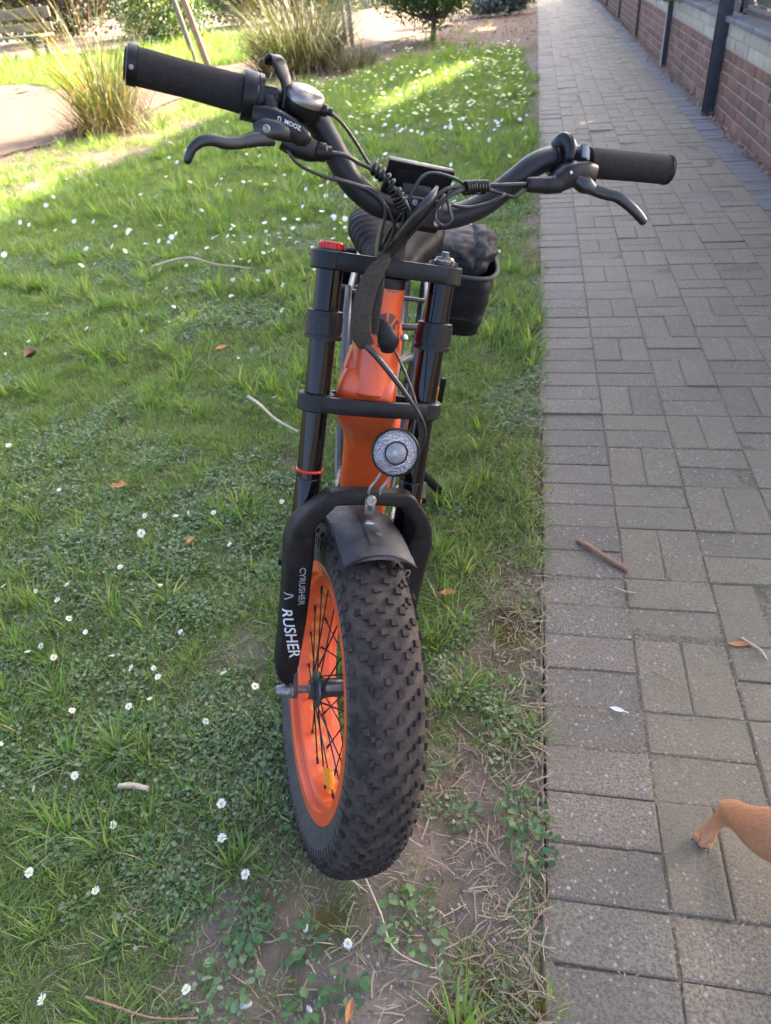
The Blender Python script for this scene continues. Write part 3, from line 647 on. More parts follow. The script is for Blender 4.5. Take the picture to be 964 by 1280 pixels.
for k, (x, y, lab) in enumerate(((-0.95, 19.2, 'grey blue lavender clump at the path end, left one'), (-0.40, 19.3, 'grey blue lavender clump at the path end, right one touching the paving'))):
    bush('lavender_clump', lab, (x, y, 0), (x, y, 0.28), (0.38, 0.36, 0.30), 2600, 0.09, L_lav, 21+k, 40, 0.22, (160, 0.07, L_flower), False, 'shrub', 'lavender clumps')
bush('flowering_shrub', 'green shrub with cream blossom behind the tall tussock', (-8.4, 19.0, 0), (-8.4, 19.0, 0.85), (1.05, 0.8, 0.95), 5000, 0.09, L_bush, 31, 60, 0.2, (900, 0.08, L_flower))
GS = [(-8.1, 23.5, 1.3), (-6.9, 23.8, 1.15), (-5.8, 24.6, 1.2), (-10.2, 22.6, 1.0)]
for k, (x, y, r_) in enumerate(GS):
    bush('grey_green_shrub', ['grey green shrub in the bed behind the wooden stakes, leftmost of three', 'grey green shrub in the bed behind the wooden stakes, middle of three', 'grey green shrub in the bed behind the wooden stakes, rightmost of three', 'dusty shrub behind the right end of the bench'][k], (x, y, 0), (x, y, r_*.75), (r_*1.0, r_*.8, r_*.75), 4200, 0.11, L_grey, 41+k, 60, 0.2, None, True, 'shrub', 'grey green shrubs in the far bed')
bush('dark_shrub', 'dark reddish shrub mass behind the bench at the top left', (-14.5, 24.0, 0), (-14.5, 24.0, 1.2), (3.2, 1.2, 1.2), 7000, 0.16, leafmat('dark russet leaf', [(0.05, 0.035, 0.022), (0.04, 0.045, 0.02), (0.07, 0.04, 0.03)], 0.15), 52, 70, 0.2)
bush('low_green_shrub', 'pale straw and green shrub clump left of the bench', (-14.6, 18.2, 0), (-14.6, 18.2, 0.5), (0.9, 0.7, 0.55), 2500, 0.10, L_grey, 53, 40, 0.2)
# far hedge closing the view
r = np.random.default_rng(15); n = 26000
P = np.stack([r.uniform(-90, -5, n), 0*np.arange(n), 2.6*r.uniform(0, 1, n)**0.8], -1); P[:, 1] = 33+(-P[:, 0])*0.45+r.normal(0, .7, n)+np.sin(P[:, 0])*0.5
V, F = leaf_quads(P, 0.34, 0.8, 0.3, 16)
e = empty('far_hedge', (-30, 46, 0), 'long dark hedge closing the garden at the top left', 'hedge')
tag(obj('foliage', np_mesh('foliage', V, F, L_hedge), e), None, None, None, 'stuff')
mb = MB()
for x in np.arange(-88, -5, 2.5): mb.sweep([(x, 33-x*.45, 0), (x+.1, 33-x*.45, 1.2), (x, 33-x*.45, 2.2)], [.08, .06, .02], 6, 2)
mb.build('stem', M_bark, e)['kind'] = 'stuff'

# stakes
def stake(x0, y0, top, r_, m_, lab, grp):
    e = empty('tree_stake', (x0, y0, 0), lab, 'stake', grp)
    MB().sweep([(x0, y0, -.1), tuple((np.array((x0, y0, 0))+np.array(top))/2), top], [r_, r_*.97, r_*.93], 10, 3).build('stake_pole', m_, e)
    d = (Vector(top)-Vector((x0, y0, 0))).normalized(); MB().lathe([(r_*.93, 0), (r_*.7, .02), (r_*.2, .03)], Vector(top), d, 10).build('stake_tip', m_, e)
stake(-5.75, 14.0, (-6.28, 14.2, 2.3), 0.045, M_woodg, 'thin leaning grey brown stake, left one of the pair behind the tall tussock', 'wooden stakes behind the tussock')
stake(-5.40, 13.65, (-5.90, 13.6, 2.3), 0.058, M_wood, 'thick leaning orange brown stake, right one of the pair behind the tall tussock', 'wooden stakes behind the tussock')
stake(-3.35, 15.3, (-3.42, 15.4, 2.2), 0.032, M_woodg, 'thin grey stake left of its twin at the sand walk', 'thin grey stakes at the sand walk')
stake(-3.12, 14.75, (-3.16, 14.8, 2.2), 0.040, M_woodg, 'thicker grey stake right of its twin at the sand walk', 'thin grey stakes at the sand walk')

# bench
e = empty('garden_bench', (-12.3, 17.9, 0), 'weathered wooden bench with broad planks at the top left edge', 'bench')
for nm, c, h, m_ in (('back_slat', (-12.3, 18.25, 0.86), (1.55, .022, .10), M_bench), ('back_slat', (-12.3, 18.20, 0.60), (1.55, .022, .07), M_bench),
                     ('seat_slat', (-12.3, 17.62, 0.45), (1.6, .085, .022), M_benchg), ('seat_slat', (-12.3, 17.82, 0.452), (1.6, .085, .022), M_benchg), ('seat_slat', (-12.3, 18.02, 0.45), (1.6, .085, .022), M_benchg)):
    MB().box(c, h, None, .006).build(nm, m_, e)
for x in (-13.6, -11.0):
    MB().box((x, 17.65, .212), (.05, .05, .212), None, .006).build('leg', M_bark, e); MB().sweep([(x, 18.13, 0), (x, 18.17, .45), (x, 18.30, 1.0)], (0.05, 0.04), 8, 3, (0, 1, 0), 4).build('back_leg', M_bark, e)
# timber fence and pale gate post at the far right end of the sand walk
e = empty('board_fence', (-3.6, 27.5, 0), 'pale yellow board fence at the end of the sand walk', 'fence')
bm_ = MB().box((0, 0, 0.75), (.062, .012, .75), None, .004).mesh('fence_board', M_picket)
for k, x in enumerate(np.arange(-8.5, -3.0, 0.145)): obj('fence_board', bm_, e, Matrix.Translation((x, 27.5+random.uniform(-.004, .004), random.uniform(-.02, .02))))
for z_ in (.35, 1.15): MB().box((-5.75, 27.54, z_), (2.8, .022, .05)).build('rail', M_picket, e)
e = empty('gate_post', (-5.15, 26.9, 0), 'pale cream square post beside the board fence', 'post')
MB().box((-5.15, 26.9, 0.9), (.15, .15, .9), None, .012).build('post_shaft', M_paint, e); MB().box((-5.15, 26.9, 1.83), (.18, .18, .03), None, .01).build('post_cap', M_paint, e)

# ------------------------------------------------------------------ lawn: small tufts set out by a points object
hid = bpy.data.collections.new('tuft library')                       # not linked to the scene
def lib(V, F, m_, nm):
    o = bpy.data.objects.new(nm, np_mesh(nm, V, F, m_)); hid.objects.link(o)
L_gr = leafmat('lawn blade', [(0.125, 0.215, 0.052), (0.18, 0.285, 0.064), (0.090, 0.165, 0.044), (0.24, 0.33, 0.085), (0.15, 0.245, 0.06), (0.11, 0.19, 0.055), (0.34, 0.33, 0.16)], 0.5, 0.5, hue_noise=2.2)
L_cl = leafmat('clover leaf', [(0.095, 0.175, 0.06), (0.13, 0.215, 0.075), (0.072, 0.135, 0.048), (0.165, 0.23, 0.11), (0.22, 0.265, 0.16)], 0.3, 0.5, hue_noise=3)
L_dry = leafmat('dead grass', [(0.33, 0.265, 0.18), (0.26, 0.20, 0.135), (0.40, 0.34, 0.25), (0.20, 0.15, 0.11)], 0.2, 0.8)
def rosette(n, rad, lw, seed, lift=0.5):
    r = np.random.default_rng(seed); V, F = [], []
    for k in range(n):
        a = r.uniform(0, 2*np.pi); rr = rad*np.sqrt(r.uniform(0, 1)); z_ = r.uniform(.004, .022)*lift*2
        c = np.array([rr*np.cos(a), rr*np.sin(a), z_]); a2 = a+r.normal(0, .6); L_ = lw*r.uniform(.7, 1.4); w = L_*r.uniform(.5, .8); tl = r.uniform(-.3, .5)
        d = np.array([np.cos(a2)*np.cos(tl), np.sin(a2)*np.cos(tl), np.sin(tl)]); s = np.array([-np.sin(a2), np.cos(a2), r.normal(0, .3)]); up_ = np.cross(d, s)
        b = len(V); V += [c, c+d*L_*.35+s*w*.42+up_*L_*.06, c+d*L_*.75+s*w*.5+up_*L_*.05, c+d*L_, c+d*L_*.75-s*w*.5+up_*L_*.05, c+d*L_*.35-s*w*.42+up_*L_*.06, c+d*L_*.5]
        for i in range(6): F.append((b+6, b+i, b+(i+1) % 6))
    return np.array(V), np.array(F)
def tri(V, F): return V, (np.concatenate([F[:, :3], F[:, [0, 2, 3]]]) if F.shape[1] == 4 else F)
for q in range(4): lib(*blades(28, .034, .042, .0026, .78, 1.1, 100+q, 4), L_gr, 'a%02d' % q)          # 0-3 fine turf
for q in range(3): lib(*rosette(26, .034, .0095, 120+q), L_cl, 'b%02d' % q)                            # 4-6 clover and daisy leaf
for q in range(3): lib(*blades(11, .032, .052, .0020, 1.35, .4, 130+q, 4), L_dry, 'c%02d' % q)          # 7-9 dead stems
for q in range(2): lib(*blades(16, .018, .085, .0050, .7, .8, 140+q, 5), L_gr, 'd%02d' % q)             # 10-11 coarse grass
def scatter(name, P, idx, scl, kind='stuff'):
    me = bpy.data.meshes.new(name); me.vertices.add(len(P)); me.vertices.foreach_set('co', np.asarray(P, np.float32).ravel())
    r = np.random.default_rng(len(P))
    at = me.attributes.new('idx', 'INT', 'POINT'); at.data.foreach_set('value', np.asarray(idx, np.int32))
    vattr(me, 'scl', scl)
    at = me.attributes.new('rot', 'FLOAT_VECTOR', 'POINT'); rv = np.stack([r.normal(0, .12, len(P)), r.normal(0, .12, len(P)), r.uniform(0, 6.283, len(P))], -1)
    at.data.foreach_set('vector', rv.astype(np.float32).ravel())
    o = obj(name, me); o['kind'] = kind
    ng = bpy.data.node_groups.new(name, 'GeometryNodeTree')
    ng.interface.new_socket('Geometry', in_out='INPUT', socket_type='NodeSocketGeometry'); ng.interface.new_socket('Geometry', in_out='OUTPUT', socket_type='NodeSocketGeometry')
    gi, go = ng.nodes.new('NodeGroupInput'), ng.nodes.new('NodeGroupOutput')
    iop = ng.nodes.new('GeometryNodeInstanceOnPoints'); ci = ng.nodes.new('GeometryNodeCollectionInfo')
    ci.inputs['Collection'].default_value = hid; ci.inputs['Separate Children'].default_value = True; ci.inputs['Reset Children'].default_value = True
    def na(nm, dt):
        a = ng.nodes.new('GeometryNodeInputNamedAttribute'); a.data_type = dt; a.inputs['Name'].default_value = nm; return a.outputs['Attribute']
    L_ = ng.links.new
    L_(gi.outputs[0], iop.inputs['Points']); L_(ci.outputs[0], iop.inputs['Instance']); iop.inputs['Pick Instance'].default_value = True
    L_(na('idx', 'INT'), iop.inputs['Instance Index']); L_(na('scl', 'FLOAT'), iop.inputs['Scale'])
    e2r = ng.nodes.new('FunctionNodeEulerToRotation'); L_(na('rot', 'FLOAT_VECTOR'), e2r.inputs[0]); L_(e2r.outputs[0], iop.inputs['Rotation'])
    L_(iop.outputs[0], go.inputs[0]); md = o.modifiers.new('scatter', 'NODES'); md.node_group = ng
    return o
def ground_z(x, y):
    return np.minimum(.004, .010*np.clip((x+.05)/.1, 0, 1)+(-0.014+(fbm(x, y, 9, 5, 5)-0.5)*0.022+(fbm(x, y, 45, 6, 3)-0.5)*0.014+(fbm(x, y, 0.8, 8)-0.5)*0.03*np.clip(-x, 0, 1)))
def in_view(x, y, m_=60):
    u, v, z = project(np.c_[x, y, 0*x]); return (z > .15) & (u > -m_) & (u < 964+m_) & (v > -80) & (v < 1280+m_+60)
pts, idx, scl = [], [], []
r = np.random.default_rng(77)
for (y0, y1, dens, s0) in ((0.05, 1.2, 3600, 0.85), (1.2, 2.6, 2600, 0.95), (2.6, 4.6, 1500, 1.15), (4.6, 8, 800, 1.5), (8, 13.2, 430, 2.0), (13.2, 24, 150, 3.2)):
    xl = -0.75*y1-1.6 if y1 < 14 else -14; n = int(dens*(0.1-xl)*(y1-y0)); x = r.uniform(xl, 0.095, n); y = r.uniform(y0, y1, n)
    k = in_view(x, y); x, y = x[k], y[k]; c = grass_cover(x, y); a = r.uniform(0, 1, len(x)); g = a < c
    cl = fbm(x, y, 2.6, 81); co = fbm(x, y, 5, 85)
    far_ = y > 4
    kind = np.where((cl > np.where(far_, .62, .54)) & (r.uniform(0, 1, len(x)) < .42), r.integers(4, 7, len(x)), r.integers(0, 4, len(x)))
    kind = np.where((co > .54) & (r.uniform(0, 1, len(x)) < np.where(y < 2.2, .13, .28)), r.integers(10, 12, len(x)), kind)
    kind = np.where(r.uniform(0, 1, len(x)) < np.where(y < 2.2, .20, .12), r.integers(7, 10, len(x)), kind)
    lawn = inpoly(x, y, LAWN)
    dry = ~g & lawn & (r.uniform(0, 1, len(x)) < .20+.40*np.exp(-((x-.02)/.10)**2)*(fbm(x, y, 6, 88) > .45)) & (x < .07)
    sprout = ~g & lawn & (r.uniform(0, 1, len(x)) < .22) & (fbm(x, y, 9, 87) > .48)
    vg = ~g & (x > -5.2) & (x < -3) & (y > 4.6) & (y < 12.5) & ~inpoly(x, y, SAND) & (r.uniform(0, 1, len(x)) < .8)
    so_ = ~g & inpoly(x, y, SOIL) & (r.uniform(0, 1, len(x)) < .12)
    kind = np.where(g | sprout, kind, r.integers(7, 10, len(x))); keep = g | dry | vg | so_ | sprout
    keep &= x < .064+.03*np.clip(fbm(x, y, 7, 89)*3-1.2, 0, 1)*(y > .3)
    x, y, kind = x[keep], y[keep], kind[keep]
    pts.append(np.stack([x, y, ground_z(x, y)-.002], -1)); idx.append(kind); scl.append(s0*r.uniform(.65, 1.3, len(x)))
P = np.concatenate(pts); I = np.concatenate(idx); S_ = np.concatenate(scl)
# keep the tyre footprint clear
k = np.hypot((P[:, 0]+.352)/.05, (P[:, 1]-.742)/.11) > 1; P, I, S_ = P[k], I[k], S_[k]
scatter('lawn_grass', P, I, S_)

# ------------------------------------------------------------------ daisies
def daisy_meshes(q):
    r_ = random.Random(300+q); k = 17; mb = MB()
    for i in range(k):
        a = 2*math.pi*i/k+r_.uniform(-.08, .08); L_ = .0098*r_.uniform(.88, 1.1); w = .0016*r_.uniform(.85, 1.15); lf = r_.uniform(.0, .45)+(.5 if q == 3 else 0)
        d = Vector((math.cos(a)*math.cos(lf), math.sin(a)*math.cos(lf), math.sin(lf))); s = Vector((-math.sin(a), math.cos(a), 0)); n_ = d.cross(s)
        o_ = d*.0022
        mb.add([o_-s*w*.4, o_+s*w*.4, o_+d*L_*.5+s*w-n_*.0003, o_+d*L_*.5-s*w-n_*.0003, o_+d*L_*.72+s*w*.6, o_+d*L_*.72-s*w*.6], [(0, 1, 2, 3), (3, 2, 4, 5)])
    pet = mb.mesh('petals', M_petal, 180)
    dsc = MB().lathe([(.0033, -.0004), (.0034, .0008), (.0024, .0021), (.0008, .0026)], (0, 0, 0), (0, 0, 1), 10).mesh('disc', M_disc)
    st = MB().sweep([(r_.uniform(-.008, .008), r_.uniform(-.008, .008), -.035), (0.001, 0, -.015), (0, 0, -.0005)], .0007, 5, 2).mesh('stem', M_stem)
    far_ = MB().add([(math.cos(2*math.pi*i/7)*.0115, math.sin(2*math.pi*i/7)*.0115, .001+.002*(i % 2)) for i in range(7)]+[(0, 0, 0)], [(i, (i+1) % 7, 7) for i in range(7)]).mesh('daisy_head', M_petal, 180)
    return pet, dsc, st, far_
DM = [daisy_meshes(q) for q in range(4)]
NEAR = [(-0.715, 0.492), (-0.714, 0.317), (-0.486, 0.362), (-0.451, 0.552), (-0.516, 0.61), (-0.538, 0.673), (-0.855, 0.506), (-0.736, 0.61), (-0.873, 0.705), (-0.954, 0.849), (-0.832, 0.878), (-0.933, 0.66), (-1.071, 0.749), (-1.148, 0.857), (-1.155, 0.999), (-1.136, 1.026), (-0.942, 1.014), (-0.874, 0.981), (-0.815, 0.982), (-0.795, 0.958), (-0.792, 0.902), (-0.638, 0.856), (-1.348, 1.206), (-1.258, 1.21), (-1.183, 1.183), (-1.187, 1.241), (-1.051, 1.087), (-1.108, 1.115), (-1.082, 0.993), (-1.427, 1.639), (-1.101, 1.552), (-0.246, 0.467), (-0.563, 0.961), (-0.649, 0.991), (-0.804, 1.109), (-0.91, 1.241), (-1.058, 1.308), (-0.957, 1.561), (-0.999, 1.551), (-0.882, 1.566), (-0.783, 1.427), (-0.684, 1.616), (-0.712, 1.965), (-0.896, 2.259), (-1.148, 2.585)]
DLAB = {0: 'wide open daisy upper one of the two in the bottom left corner of the lawn', 1: 'lowest and leftmost wide open daisy at the bottom left corner', 2: 'open daisy beside a leafy weed on bare soil at the bottom left',
        3: 'open daisy lowest of the three in a column left of the front tyre', 4: 'open daisy middle one of the three in a column left of the front tyre', 5: 'open daisy topmost of the three in a column left of the front tyre',
        6: 'tilted daisy nearest the left edge above the bottom left corner', 7: 'side on daisy on a tall stem among coarse grass at lower left', 31: 'lone daisy on bare ground just below the front tyre'}
r = np.random.default_rng(99); n = 12000
x = r.uniform(-6.0, 0.0, n); y = 1.2+11.6*np.sqrt(r.uniform(0, 1, n)); k = in_view(x, y, 20) & (grass_cover(x, y) > .35) & inpoly(x, y, LAWN)
dn = np.clip(fbm(x, y, 0.8, 111)*2.6-.95, 0.10, 1)*np.clip((y-1.0)/4+.2, .3, 1)*np.where(x > -2.6, 1.0, 0.35)*np.where(y > 9, .55, 1)
k &= r.uniform(0, 1, n) < dn*0.75
far_d = sorted([tuple(q) for q in np.stack([x[k], y[k]], -1)], key=lambda q: math.hypot(q[0], q[1]))
room = 300-len(NEAR); solo, rest = far_d[:room], far_d[room:]
for i, (x_, y_) in enumerate(NEAR+solo):
    q = random.choice((0, 1, 2, 3)) if i > 8 else random.choice((0, 1, 2)); z_ = float(ground_z(np.array([x_]), np.array([y_]))[0])+.030+.0075*max(0, y_-2.0)+random.uniform(0, .012)
    lab = DLAB.get(i, 'small white daisy growing in the lawn among many like it')
    tl = .25 if i < 6 else .7; s = random.uniform(.82, 1.05) if i < 45 else random.uniform(1.0, 1.5)
    mw = Matrix.Translation((x_, y_, z_)) @ Matrix.Rotation(random.gauss(.2, tl*.62), 4, 'X') @ Matrix.Rotation(random.gauss(-.15, tl*.62), 4, 'Y') @ Matrix.Rotation(random.uniform(0, 6.28), 4, 'Z') @ Matrix.Scale(s, 4)
    if i < 130:
        e = bpy.data.objects.new('daisy', None); COL.objects.link(e); e.empty_display_size = .01; place(e, None, mw)
        for nm, me in zip(('petals', 'disc', 'stem'), DM[q]): obj(nm, me, e, mw)
    else: e = obj('daisy', DM[q][3], None, mw @ Matrix.Scale(1.15, 4))
    tag(e, lab, 'daisy', 'daisies in the lawn')
V_, F_ = [], []
for x_, y_ in rest:
    b = len(V_); s = random.uniform(.013, .024); z_ = .022+.0085*y_+random.uniform(0, .03); tx, ty = random.gauss(0, .3), random.gauss(-.3, .3)
    V_ += [(x_, y_, z_)]+[(x_+math.cos(i*1.0472)*s, y_+math.sin(i*1.0472)*s, z_+s*(math.cos(i*1.0472)*tx+math.sin(i*1.0472)*ty)) for i in range(6)]
    F_ += [(b, b+1+i, b+1+(i+1) % 6) for i in range(6)]
if V_: tag(obj('distant_daisies', np_mesh('distant_daisies', V_, F_, M_petal)), 'white daisies dotted over the far part of the lawn', 'daisies', None, 'stuff')

# ------------------------------------------------------------------ litter, sticks, weeds, stones
def stick(name, pts, r0, m_, label, cat, grp=None, r1=None):
    p0 = Vector(pts[0]); mb = MB(); k = len(pts); r1 = r1 or r0*.6
    mb.sweep([Vector(q)-p0 for q in pts], [r0+(r1-r0)*i/(k-1) for i in range(k)], 7, 4)
    rr = random.Random(k); mb.v = [(a+rr.gauss(0, r0*.08), b+rr.gauss(0, r0*.08), c+rr.gauss(0, r0*.08)) for a, b, c in mb.v]
    return tag(mb.build(name, m_, None, Matrix.Translation(p0)), label, cat, grp)
stick('dry_stick', [(0.165, 1.535, .006), (0.195, 1.508, .010), (0.235, 1.468, .009), (0.288, 1.425, .006)], .0062, M_stick, 'short brown stick lying on the paving, largest stick on the path', 'stick', None, .0072)
stick('dry_twig', [(-1.0, 2.26, .03), (-.93, 2.19, .035), (-.84, 2.09, .035), (-.74, 2.02, .03)], .006, M_pale, 'long tan stem on the grass left of the fork', 'stick')
stick('bark_stub', [(-.765, .690, .022), (-.735, .692, .026), (-.70, .690, .024)], .0055, M_pale, 'short pale stub of wood lying in the grass at lower left', 'stick', None, .005)
stick('dead_grass_stalk', [(-2.02, 3.67, .04), (-1.85, 3.78, .05), (-1.65, 3.68, .045), (-1.42, 3.61, .04)], .006, M_pale, 'long curved pale stem on the lawn left of the left crown', 'stem')
stick('dry_twig', [(-.655, .335, .010), (-.60, .328, .016), (-.53, .322, .014), (-.46, .333, .010)], .0022, M_stick, 'thin brown twig on the soil at the bottom edge', 'twig')
stick('dead_grass_stalk', [(-.243, .585, .006), (-.20, .52, .016), (-.17, .47, .012), (-.105, .452, .008), (-.09, .465, .006)], .0015, M_pale, 'thin pale stem curving over the soil below the tyre', 'stem')
stick('dead_grass_stalk', [(-.30, .60, .006), (-.26, .57, .012), (-.23, .555, .008)], .0015, M_pale, 'short pale stem just in front of the front tyre', 'stem')
stick('wood_splinter', [(.515, 1.215, .005), (.545, 1.18, .008), (.555, 1.155, .005)], .004, M_pale, 'pale flat splinter on the paving near the right edge', 'stem', None, .002)
stick('dry_twig', [(.31, 1.10, .004), (.40, 1.03, .010), (.45, .985, .005)], .0012, M_stick, 'thin curved twig on the paving below the splinter', 'twig')
stick('wood_shaving', [(.25, 1.36, .004), (.275, 1.345, .006), (.30, 1.345, .004)], .0025, M_pale, 'small pale shaving on the paving just below the brown stick', 'stem')
def leaf_thing(name, x_, y_, z_, L_, w, m_, label, cat='fallen leaf', rz=0., curl=.35, grp=None, lobes=0):
    mb = MB(); k = 8; P = []
    for i in range(k+1):
        u = i/k; ww = w*math.sin(math.pi*min(1, u*.96+.02))**.8*(1+(.45*math.sin(u*math.pi*lobes*2) if lobes else 0)); zc = curl*L_*(u-.5)**2
        P += [(u*L_-L_/2, -ww/2, zc+ww*curl*.7), (u*L_-L_/2, 0, zc), (u*L_-L_/2, ww/2, zc+ww*curl*.9)]
    F = [(3*i+j, 3*i+j+1, 3*i+j+4, 3*i+j+3) for i in range(k) for j in (0, 1)]
    mb.add(P, F); e = empty(name, (x_, y_, z_), label, cat, grp, rz); mw = WORLD[e]
    mb.build('blade', m_, e, mw, 180); MB().sweep([(-L_/2, 0, curl*L_*.25), (-L_*.75, L_*.03, curl*L_*.2)], .0012, 5, 2).build('stalk', m_, e, mw); return e
leaf_thing('fallen_leaf', -1.23, 1.665, .040, .055, .03, M_leafdry, 'orange brown fallen leaf on the grass left of the fork arch', rz=.3, lobes=2)
leaf_thing('fallen_leaf', -2.08, 2.565, .045, .06, .045, M_leafbrown, 'dark brown curled leaf on the lawn at the left edge', rz=1.2, curl=.9)
leaf_thing('fallen_leaf', -1.235, 2.64, .045, .05, .03, M_leafdry, 'small orange fallen leaf on the lawn left of the collar rings', rz=.7)
leaf_thing('fallen_leaf', -.225, .375, .010, .035, .012, M_leafdry, 'slender red brown leaf on the soil at the bottom edge', rz=1.5)
leaf_thing('fallen_leaf', -.90, 1.43, .035, .03, .016, M_leafdry, 'small tan leaf on the grass just left of the left fork leg', rz=1.3)
leaf_thing('fallen_leaf', -.16, 1.30, .012, .04, .02, M_leafdry, 'orange leaf on the moss to the right of the tyre', rz=.2)
leaf_thing('fallen_leaf', .505, 1.195, .004, .045, .014, M_leafdry, 'orange sliver of leaf on the paving beside the pale splinter', rz=.1)
e = leaf_thing('white_feather', .225, .987, .005, .030, .012, M_feather, 'tiny white feather on the paving', 'feather', 2.9, .5)
# leaf litter: nobody could count it
r = np.random.default_rng(12); n = 1500; yy = r.uniform(3.5, 24, n)
P = np.stack([1.492-np.abs(r.normal(0, .045, n))*np.clip(fbm(yy, yy*0, 1.3, 7)*2.2-.3, .15, 1.6), yy, r.uniform(.003, .02, n)], -1)
V, F = leaf_quads(P, 0.038, .5, 3.0, 13); V[:, 0] = np.minimum(V[:, 0], WX-.003); V[:, 2] = np.maximum(V[:, 2], .003)
L_lit = leafmat('dry leaf litter', [(0.30, 0.15, 0.10), (0.38, 0.22, 0.15), (0.22, 0.11, 0.075), (0.42, 0.30, 0.22)], 0.15, .8)
tag(obj('leaf_litter', np_mesh('leaf_litter', V, F, L_lit)), 'reddish dry leaf litter along the foot of the brick wall', 'leaf litter', None, 'stuff')
n = 9000; P = np.stack([r.uniform(.08, 1.45, n), .3+16*r.uniform(0, 1, n)**1.4, r.uniform(.003, .005, n)], -1)
jx = np.round((P[:, 0]-PX0)/PU)*PU+PX0; sel = r.uniform(0, 1, n); P[:, 0] = np.where(sel < .45, jx+r.normal(0, .005, n), P[:, 0]); jy = np.round((P[:, 1]-Y0)/H)*H+Y0; P[:, 1] = np.where((sel > .45) & (sel < .86), jy+r.normal(0, .005, n), P[:, 1])
V, F = leaf_quads(P, 0.009, .3, 8.0, 14); V[:, 2] = np.clip(V[:, 2], .003, .006)
tag(obj('path_crumbs', np_mesh('path_crumbs', V, F, L_lit)), 'crumbs of dry leaf and chaff caught in the paving joints', 'leaf litter', None, 'stuff')
n = 2600; x = r.uniform(-3.4, .07, n); y = r.uniform(10.5, 22, n); k = inpoly(x, y, SOIL)
V, F = leaf_quads(np.stack([x[k], y[k], 0*x[k]+.004], -1), 0.07, .5, 4.0, 15); V[:, 2] = np.clip(V[:, 2], .002, .03)
tag(obj('bark_mulch', np_mesh('bark_mulch', V, F, L_lit)), 'brown leaf and bark mulch on the bare soil round the evergreen bush', 'mulch', None, 'stuff')
# pale straw lying on the worn strip by the paving edge and near the tyre
n = 3000; x = np.concatenate([.075-np.abs(r.normal(0, .075, 1900)), r.uniform(-.65, 0, 1100)]); y = np.concatenate([.25+4.8*r.uniform(0, 1, 1900)**1.3, r.uniform(.25, 2.4, 1100)])
az = r.uniform(0, 6.283, n); L_ = r.uniform(.015, .06, n); w = r.uniform(.0006, .0014, n); z_ = np.maximum(ground_z(x, y), np.where(x > .06, .002, -1))+r.uniform(.002, .009, n)
dx, dy = np.cos(az)*L_/2, np.sin(az)*L_/2; bx, by = -np.sin(az)*L_*r.normal(0, .12, n), np.cos(az)*L_*r.normal(0, .12, n); nx_, ny_ = -np.sin(az)*w, np.cos(az)*w
rows = []
for s_, bb in ((-1, 0), (0, 1), (1, 0)):
    for t_ in (-1, 1): rows.append(np.stack([np.minimum(x+s_*dx+bb*bx+t_*nx_, .092), y+s_*dy+bb*by+t_*ny_, z_+bb*.004*r.uniform(0, 1, n)], -1))
V = np.stack(rows, 1).reshape(-1, 3); i = np.arange(n)*6; F = np.concatenate([np.stack([i, i+1, i+3, i+2], -1), np.stack([i+2, i+3, i+5, i+4], -1)])
tag(obj('straw_litter', np_mesh('straw_litter', V, F, L_dry)), 'thin pale straw strewn on the worn soil beside the paving', 'straw', None, 'stuff')
# pebbles and crumbs of soil
n = 9000; x = np.where(r.uniform(0, 1, n) < .5, r.uniform(-1.1, .06, n), .06-np.abs(r.normal(0, .2, n))); y = .2+r.uniform(0, 1, n)**1.6*2.6; k = grass_cover(x, y) < .6; x, y = x[k], y[k]; n = len(x)
ico = bmesh.new(); bmesh.ops.create_icosphere(ico, subdivisions=1, radius=1); iv = np.array([v.co[:] for v in ico.verts]); iff = np.array([[v.index for v in f.verts] for f in ico.faces]); ico.free()
sz = .0010+.0042*r.uniform(0, 1, n)**5; V = (iv[None]*sz[:, None, None]*r.uniform(.6, 1.2, (n, 1, 3))*(1+r.normal(0, .12, (n, len(iv), 1)))+np.stack([x, y, ground_z(x, y)+sz*.3], -1)[:, None]).reshape(-1, 3)
F = (iff[None]+np.arange(n)[:, None, None]*len(iv)).reshape(-1, 3)
tag(obj('soil_crumbs', np_mesh('soil_crumbs', V, F, leafmat('soil crumb', [(0.13, 0.10, 0.08), (0.19, 0.16, 0.13), (0.16, 0.13, 0.10), (0.34, 0.31, 0.28), (0.09, 0.07, 0.055), (0.2, 0.165, 0.135)], 0.0, .9))), 'small crumbs and grit on the bare soil', 'grit', None, 'stuff')
for i, (x_, y_, s, lab) in enumerate(((-.392, .362, .0085, 'smooth grey pebble on bare soil at the bottom of the photo'), (-.325, .485, .006, 'small pale pebble on the soil left of the mossy patch'), (-.29, .37, .0055, 'small white chip of stone on the soil at the bottom'))):
    V = iv*np.array([1.4, .8, .6])*s; obj_ = obj('pebble', np_mesh('pebble', V, iff, M_pebble, True), None, Matrix.Translation((x_, y_, .004)) @ Matrix.Rotation(i+.5, 4, 'Z')); tag(obj_, lab, 'pebble')
